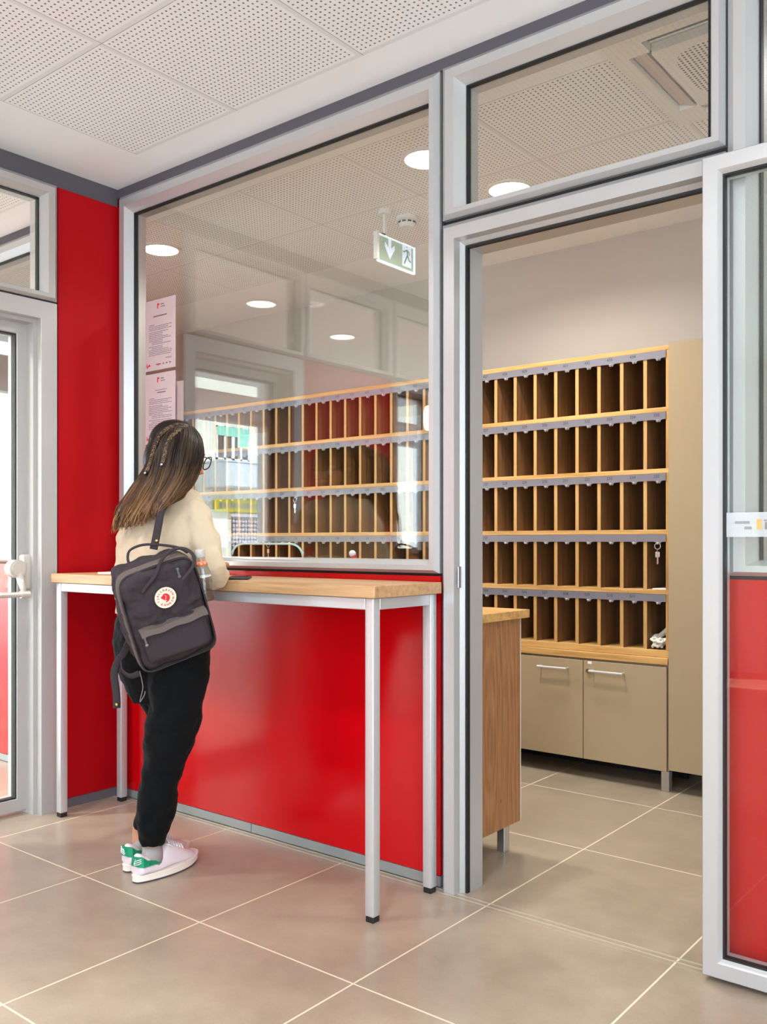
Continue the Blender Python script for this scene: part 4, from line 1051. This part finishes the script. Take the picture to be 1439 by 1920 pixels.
for s_ in range(620):
    t = random.random(); ln = random.uniform(.80, 1.03); wob = random.uniform(-.02, .02); dep = random.uniform(-.008, .022); ph_ = random.uniform(0, 6.28)
    P = []
    for k in range(8):
        p = guide(t + wob * math.sin(k * .8 + ph_), k); p = p + FW * dep * (0.3 + k / 7) + RT * random.uniform(-.0025, .0025) * (1 + k * .4) + UP * random.uniform(-.002, .002); P.append(p)
    P = crom(P, 3); P = P[:max(6, int(len(P) * ln))]
    r0 = random.uniform(.0014, .0034); K = len(P)
    tube(bm, P, [r0 * (.5 + .9 * math.sin(math.pi * min(.85, .15 + .8 * i / K))) * (1 if i < K * .8 else max(.12, (K - i) / (K * .2))) for i in range(K)], 5)
for s_ in range(26):        # loose strands by the cheek and fly-aways
    t = random.uniform(.86, 1.0); P = [guide(t, k) + RT * random.uniform(-.002, .004) * k * .3 for k in range(2, 8)]; P = crom(P, 3); tube(bm, P[:int(len(P) * random.uniform(.6, 1))], .0011, 4)
obj('hair_strands', bm, HAIRM, wm, smooth=True)
BRM = mat('tan_braid', (.24, .13, .055), .45); n = NT(BRM); ri = n.n('ShaderNodeNewGeometry').outputs['Random Per Island']; n.l(n.mix(n.math('POWER', ri, 1.6), (.02, .010, .006), (.17, .095, .04)), n.b.inputs['Base Color'])
for pts_ in ([(338, 796, 3.115), (322, 800, 3.10), (304, 812, 3.085), (293, 832, 3.075), (286, 852, 3.07), (280, 872, 3.065), (275, 884, 3.06)], [(350, 797, 3.10), (336, 806, 3.05), (322, 818, 3.02), (313, 834, 3.005), (309, 852, 2.995), (305, 868, 2.99)]):
    P = crom([Q(*p) for p in pts_], 5); bm = new(); K = len(P)
    for i in range(K - 1):
        tdir = (P[i + 1] - P[i]).normalized(); sd = tdir.cross(FW).normalized()
        for sgn in (-1, 1):
            q = P[i] + sd * sgn * .0030 * (1 if i % 2 else .7); m_ = Matrix((sd, FW, tdir)).transposed() @ Matrix.Rotation(sgn * .6, 3, 'Y')
            ball(bm, q, (.0034, .0038, .0066), 8, 6, m_)
    br = obj('braid', bm, BRM, wm, smooth=True)
    bm = new(); tube(bm, [P[-1], P[-1] + (P[-1] - P[-3]).normalized() * .012], .0062, 10); obj('hair_tie', bm, BLACK, br, smooth=True)
    bm = new(); ball(bm, P[-1] + (P[-1] - P[-3]).normalized() * .006 - FW * .007, .0046, 10, 8); obj('bead', bm, KEYM, br, smooth=True)

# ------------------------------------------------------------------ backpack
PK = mat('grey_canvas', (.042, .033, .037), .85, 0, .15); n = NT(PK); n.bump(n.math('ADD', n.math('MULTIPLY', n.noise(n.objc(), 14, 3, .55), 1.0), n.math('MULTIPLY', n.noise(n.objc(), 500, 1), .03)), .55, .010)
PKL = mat('taupe_canvas_band', (.12, .094, .085), .8, 0, .2); n = NT(PKL); n.bump(n.noise(n.objc(), 22, 3, .5), .5, .008)
bp = thing('backpack', 'dark grey canvas backpack with round red and cream badge on the woman\'s back', 'backpack')
ex = (RT * .85 + UP * .32 + FW * .41).normalized(); ez = (RT * -.183 + UP * .922 - FW * .34).normalized()
nrm = ex.cross(ez).normalized(); ez = nrm.cross(ex).normalized()
# nrm points to the photographer; local axes ex (width), ez (height), nrm (out)
PC = Q(317, 1153, 2.865) - nrm * .078
def pk(a, b, c): return PC + ex * a + ez * b + nrm * c
TB = Matrix((ex, nrm * -1, ez)).transposed()
def pbox(bm, a0, a1, b0, b1, c0, c1, r=.02, seg=3):
    m = Matrix.Translation(PC) @ TB.to_4x4()
    box(bm, a0, a1, -c1, -c0, b0, b1, r, seg, m)
Wd, Hd, Dd = .124, .162, .078
def pack_outline(sc=1.0, lift=0):
    pts = []
    K = 56
    for i in range(K):
        t = 2 * math.pi * i / K; c_, s_ = math.cos(t), math.sin(t)
        pw_ = .25 if s_ > 0 else .22
        a = Wd * sc * math.copysign(abs(c_) ** pw_, c_); b = Hd * sc * math.copysign(abs(s_) ** (.42 if s_ > 0 else .25), s_)
        if s_ > 0: a *= 1 - .03 * s_
        pts.append((a, b))
    return pts
def pack_shell(bm, secs):
    rings = []
    for sc, c_, sh in secs:
        rings.append([bm.verts.new(pk(a + sh, b - .10 * abs(c_) * (0), c_ + .010 * math.sin(9 * b) * (1 if 0 < c_ else 0) - .22 * (abs(a) / Wd) ** 3 * .05)) for a, b in pack_outline(sc)])
    K = len(rings[0])
    for r0, r1 in zip(rings[:-1], rings[1:]):
        for i in range(K): bm.faces.new((r0[i], r0[(i + 1) % K], r1[(i + 1) % K], r1[i]))
    bm.faces.new(rings[0][::-1]); bm.faces.new(rings[-1])
bm = new(); pack_shell(bm, [(.93, -Dd - .006, 0), (1.0, -Dd, 0), (1.02, -Dd * .4, 0), (1.015, 0, 0), (1.03, Dd * .4, 0), (1.02, Dd * .78, 0), (.99, Dd * .95, 0), (.93, Dd * 1.06, 0), (.6, Dd * 1.16, 0), (.2, Dd * 1.19, 0)])
mb_ = obj('main_body', bm, PK, bp, autosm=60); remesh(mb_, .0045, 2); relief(mb_, .022, .055)
# lighter gusset band that carries the zip all round the front edge
bm = new(); rings = []
for sc, c_ in ((1.035, Dd * .30), (1.050, Dd * .36), (1.050, Dd * .80), (1.035, Dd * .86)):
    rings.append([bm.verts.new(pk(a, b, c_ + .002 * math.sin(b * 60 + a * 25))) for a, b in pack_outline(sc)])
for a in range(4):
    K = len(rings[0])
    for i in range(K): bm.faces.new((rings[a][i], rings[a][(i + 1) % K], rings[(a + 1) % 4][(i + 1) % K], rings[(a + 1) % 4][i]))
obj('zip_gusset', bm, PKL, bp, autosm=60)
bm = new(); o_ = [pk(a, b, Dd * .93) for a, b in pack_outline(1.02)]; tube(bm, o_ + [o_[0]], .003, 6, cap=False); obj('piping', bm, PK, bp, smooth=True)
# front pocket
bm = new(); secs = []
for sc, c_ in ((1.0, Dd * .95), (1.0, Dd * 1.16), (.965, Dd + .024), (.85, Dd + .030)):
    ring = []
    for i in range(40):
        t = 2 * math.pi * i / 40; cc, ss = math.cos(t), math.sin(t)
        a = .002 + .106 * sc * math.copysign(abs(cc) ** .25, cc); b = -.070 + .062 * sc * math.copysign(abs(ss) ** .25, ss)
        ring.append(bm.verts.new(pk(a, b, c_ + .006 * math.sin(a * 30) * (1 if c_ > Dd * 1.1 else 0))))
    secs.append(ring)
for r0, r1 in zip(secs[:-1], secs[1:]):
    for i in range(40): bm.faces.new((r0[i], r0[(i + 1) % 40], r1[(i + 1) % 40], r1[i]))
bm.faces.new(secs[0][::-1]); bm.faces.new(secs[-1])
fp = obj('front_pocket', bm, PK, bp, autosm=60); remesh(fp, .004, 2)
bm = new(); fl = []
for i in range(13):
    a = -.106 + i * .218 / 12; sag = .010 + .0016 * math.sin(i * 1.3)
    fl.append([bm.verts.new(pk(a, -.018 + sag, Dd * 1.10)), bm.verts.new(pk(a, -.022 + sag, (Dd + .037))), bm.verts.new(pk(a, -.044 + sag * 1.5, (Dd + .042))), bm.verts.new(pk(a, -.046 + sag * 1.5, (Dd + .036))), bm.verts.new(pk(a, -.026 + sag, Dd * 1.2))])
for r0, r1 in zip(fl[:-1], fl[1:]):
    for j in range(5): bm.faces.new((r0[j], r1[j], r1[(j + 1) % 5], r0[(j + 1) % 5]))
bm.faces.new(fl[0]); bm.faces.new(fl[-1][::-1])
obj('pocket_flap', bm, PKL, fp, autosm=50)
def zipper(par, a, b, c, L=.022):
    bm = new(); pbox(bm, a - .003, a + .003, b - L, b, c, c + .003, .001, 1); pbox(bm, a - .005, a + .005, b - L - .008, b - L, c, c + .0035, .0015, 1); pbox(bm, a - .004, a + .004, b, b + .008, c - .002, c + .006, .001, 1)
    obj('zip_pull', bm, mat('grey_zip', (.22, .23, .24), .35, .7), par)
zipper(fp, -.098, -.030, (Dd + .034)); zipper(bp, .062, .136, (Dd + .013), .018)
# badge
BC = (-.001, .070, Dd + .027)
bm = new(); cen = pk(*BC)
K = 48
for (r_, c0, c1) in ((.034, -.002, .0035),):
    a_ = [bm.verts.new(pk(BC[0] + r_ * math.cos(2 * math.pi * i / K), BC[1] + r_ * math.sin(2 * math.pi * i / K), BC[2] + c0)) for i in range(K)]
    b_ = [bm.verts.new(pk(BC[0] + r_ * math.cos(2 * math.pi * i / K), BC[1] + r_ * math.sin(2 * math.pi * i / K), BC[2] + c1)) for i in range(K)]
    for i in range(K): bm.faces.new((a_[i], a_[(i + 1) % K], b_[(i + 1) % K], b_[i]))
    bm.faces.new(a_[::-1]); bm.faces.new(b_)
bd = obj('badge', bm, mat('cream_patch', (.80, .70, .55), .7), bp); tag(bd, 'round cream badge with red lettering')
bm = new(); ring_ = [pk(BC[0] + .034 * math.cos(2 * math.pi * i / K), BC[1] + .034 * math.sin(2 * math.pi * i / K), BC[2] + .002) for i in range(K + 1)]; tube(bm, ring_, .0016, 6, cap=False); obj('badge_stitching', bm, mat('dark_thread', (.03, .025, .03), .8), bd)
bm = new(); BR_ = .0245
def circ_text(s, a0, a1, flip):
    k_ = len(s)
    for i, ch in enumerate(s):
        if ch == ' ': continue
        an_ = math.radians(a0 + (a1 - a0) * i / (k_ - 1)); cx_, cy_ = BC[0] + BR_ * math.cos(an_), BC[1] + BR_ * math.sin(an_)
        ro = an_ - math.pi / 2 + (math.pi if flip else 0); cr, sr = math.cos(ro), math.sin(ro)
        for o_x in (-.0003, 0, .0003):
            add_text(bm, ch, .0105, lambda u, v_: pk(cx_ + (u + o_x) * cr - v_ * sr, cy_ + (u + o_x) * sr + v_ * cr, BC[2] + .0041))
circ_text('FJ\u00c4LLR\u00c4VEN', 192, 8, False); circ_text('K\u00c5NKEN', 228, 338, True)
fox = [(-.0150, .0030), (-.0115, .0075), (-.0080, .0085), (-.0060, .0120), (0, .0140), (.0070, .0120), (.0125, .0060), (.0140, -.0010), (.0120, -.0080), (.0070, -.0130), (.0, -.0150), (-.0045, -.0148), (.0010, -.0110), (.0015, -.0085), (-.0030, -.0080), (-.0080, -.0040), (-.0110, .0000)]
poly_prism(bm, fox, lambda u, v_, w_: pk(BC[0] + u, BC[1] + v_, BC[2] + .0036 + w_), .0008)
obj('badge_print', bm, mat('red_print', (.62, .012, .02), .6), bd)
bm = new(); tube(bm, [pk(BC[0] - .001, BC[1] + .009, BC[2] + .0045), pk(BC[0] + .003, BC[1] + .004, BC[2] + .0045), pk(BC[0] + .000, BC[1] - .002, BC[2] + .0045), pk(BC[0] - .002, BC[1] - .005, BC[2] + .0045)], .0009, 5); obj('badge_line', bm, mat('pale_line', (.8, .6, .5), .6), bd)
# handles and straps
def strap(name, pts, w_, th, up_=None, m=PK, par=bp, n_=8, s=4):
    bm = new(); P = crom([Vector(p) for p in pts], s); tube(bm, P, [(w_, th)] * len(P), n_, upv=up_); return obj(name, bm, m, par, smooth=True)
strap('top_handle', [Q(266, 1112, 2.79), Q(276, 1098, 2.79), Q(292, 1078, 2.79), Q(302, 1052, 2.80), Q(316, 1036, 2.84), Q(334, 1028, 2.88), Q(352, 1031, 2.88), Q(364, 1044, 2.86), Q(362, 1062, 2.83), Q(350, 1078, 2.815), Q(343, 1088, 2.81)], .0062, .0040)
strap('back_handle', [Q(246, 1062, 2.93), Q(240, 1050, 2.94), Q(242, 1034, 2.95), Q(256, 1025, 2.95), Q(275, 1021, 2.95), Q(305, 1022, 2.95), Q(335, 1027, 2.93), Q(352, 1036, 2.92)], .0056, .0035)
strap('flap_tab', [pk(-.085, .125, Dd * .2), pk(-.070, .150, Dd * .3), pk(-.045, .168, Dd * .4)], .012, .0025)
so = strap('shoulder_strap', [Q(288, 1030, 2.95), Q(292, 1012, 2.955), Q(297, 985, 2.958), Q(302, 958, 2.965), Q(312, 935, 2.985), Q(326, 922, 3.02), Q(336, 918, 3.08), Q(342, 926, 3.16), Q(338, 960, 3.20)], .013, .0028, RT)
bm = new(); ball(bm, Q(294, 1014, 2.949), (.0055, .0055, .0055), 12, 8); obj('rivet', bm, mat('brass', (.62, .45, .15), .3, .9), so, smooth=True)
st2 = strap('loose_strap', [pk(-.120, -.085, -.05), Q(233, 1224, 3.0), Q(222, 1238, 3.0), Q(214, 1262, 3.0), Q(217, 1290, 3.0), Q(219, 1315, 3.0), Q(219, 1328, 3.0)], .0125, .002, RT)
st3 = strap('lower_strap', [Q(226, 1240, 2.99), Q(230, 1258, 2.97), Q(245, 1268, 2.95), Q(262, 1262, 2.93)], .010, .002, UP)
bm = new(); ball(bm, Q(219, 1321, 2.994), (.006, .006, .006), 12, 8); obj('rivet', bm, mat('brass', (.62, .45, .15), .3, .9), st2, smooth=True)
bm = new(); tube(bm, crom([Q(262, 1258, 2.90), Q(266, 1275, 2.90), Q(268, 1290, 2.90), Q(264, 1308, 2.90), Q(263, 1316, 2.90), Q(271, 1303, 2.90), Q(272, 1296, 2.90)], 4), .0014, 6); obj('draw_cord', bm, mat('grey_cord', (.16, .15, .15), .8), bp)
# water bottle in the side pocket
wb = thing('water_bottle', 'clear water bottle with grey cap sticking out beside the backpack', 'bottle')
ax = (Q(375, 1032, 2.93) - Q(383, 1090, 2.945)).normalized(); b0_ = Q(384, 1098, 2.945)
def wbp(h): return b0_ + ax * h
CLR = glass_mat('clear_plastic', (.84, .86, .86), 1.8)
bm = new(); tube(bm, [wbp(-.05), wbp(-.045), wbp(.02), wbp(.045), wbp(.065), wbp(.085), wbp(.095)], [.020, .027, .027, .025, .018, .0135, .0135], 20); obj('bottle_body', bm, CLR, wb, smooth=True)
bm = new(); tube(bm, [wbp(.095), wbp(.098), wbp(.117), wbp(.119)], [.0150, .0158, .0158, .0145], 20); obj('cap', bm, mat('grey_cap', (.50, .48, .46), .4), wb, autosm=45)
bm = new(); tube(bm, [wbp(.067), wbp(.082)], [.0186, .0160], 20); obj('label', bm, mat('orange_label', (.75, .20, .08), .5), wb, smooth=True)
bm = new(); tube(bm, [wbp(.03), wbp(.032)], [.0262, .0258], 20); tube(bm, [wbp(.071), wbp(.077)], [.0182, .0172], 8); obj('label_print', bm, WHITE, wb, smooth=True)
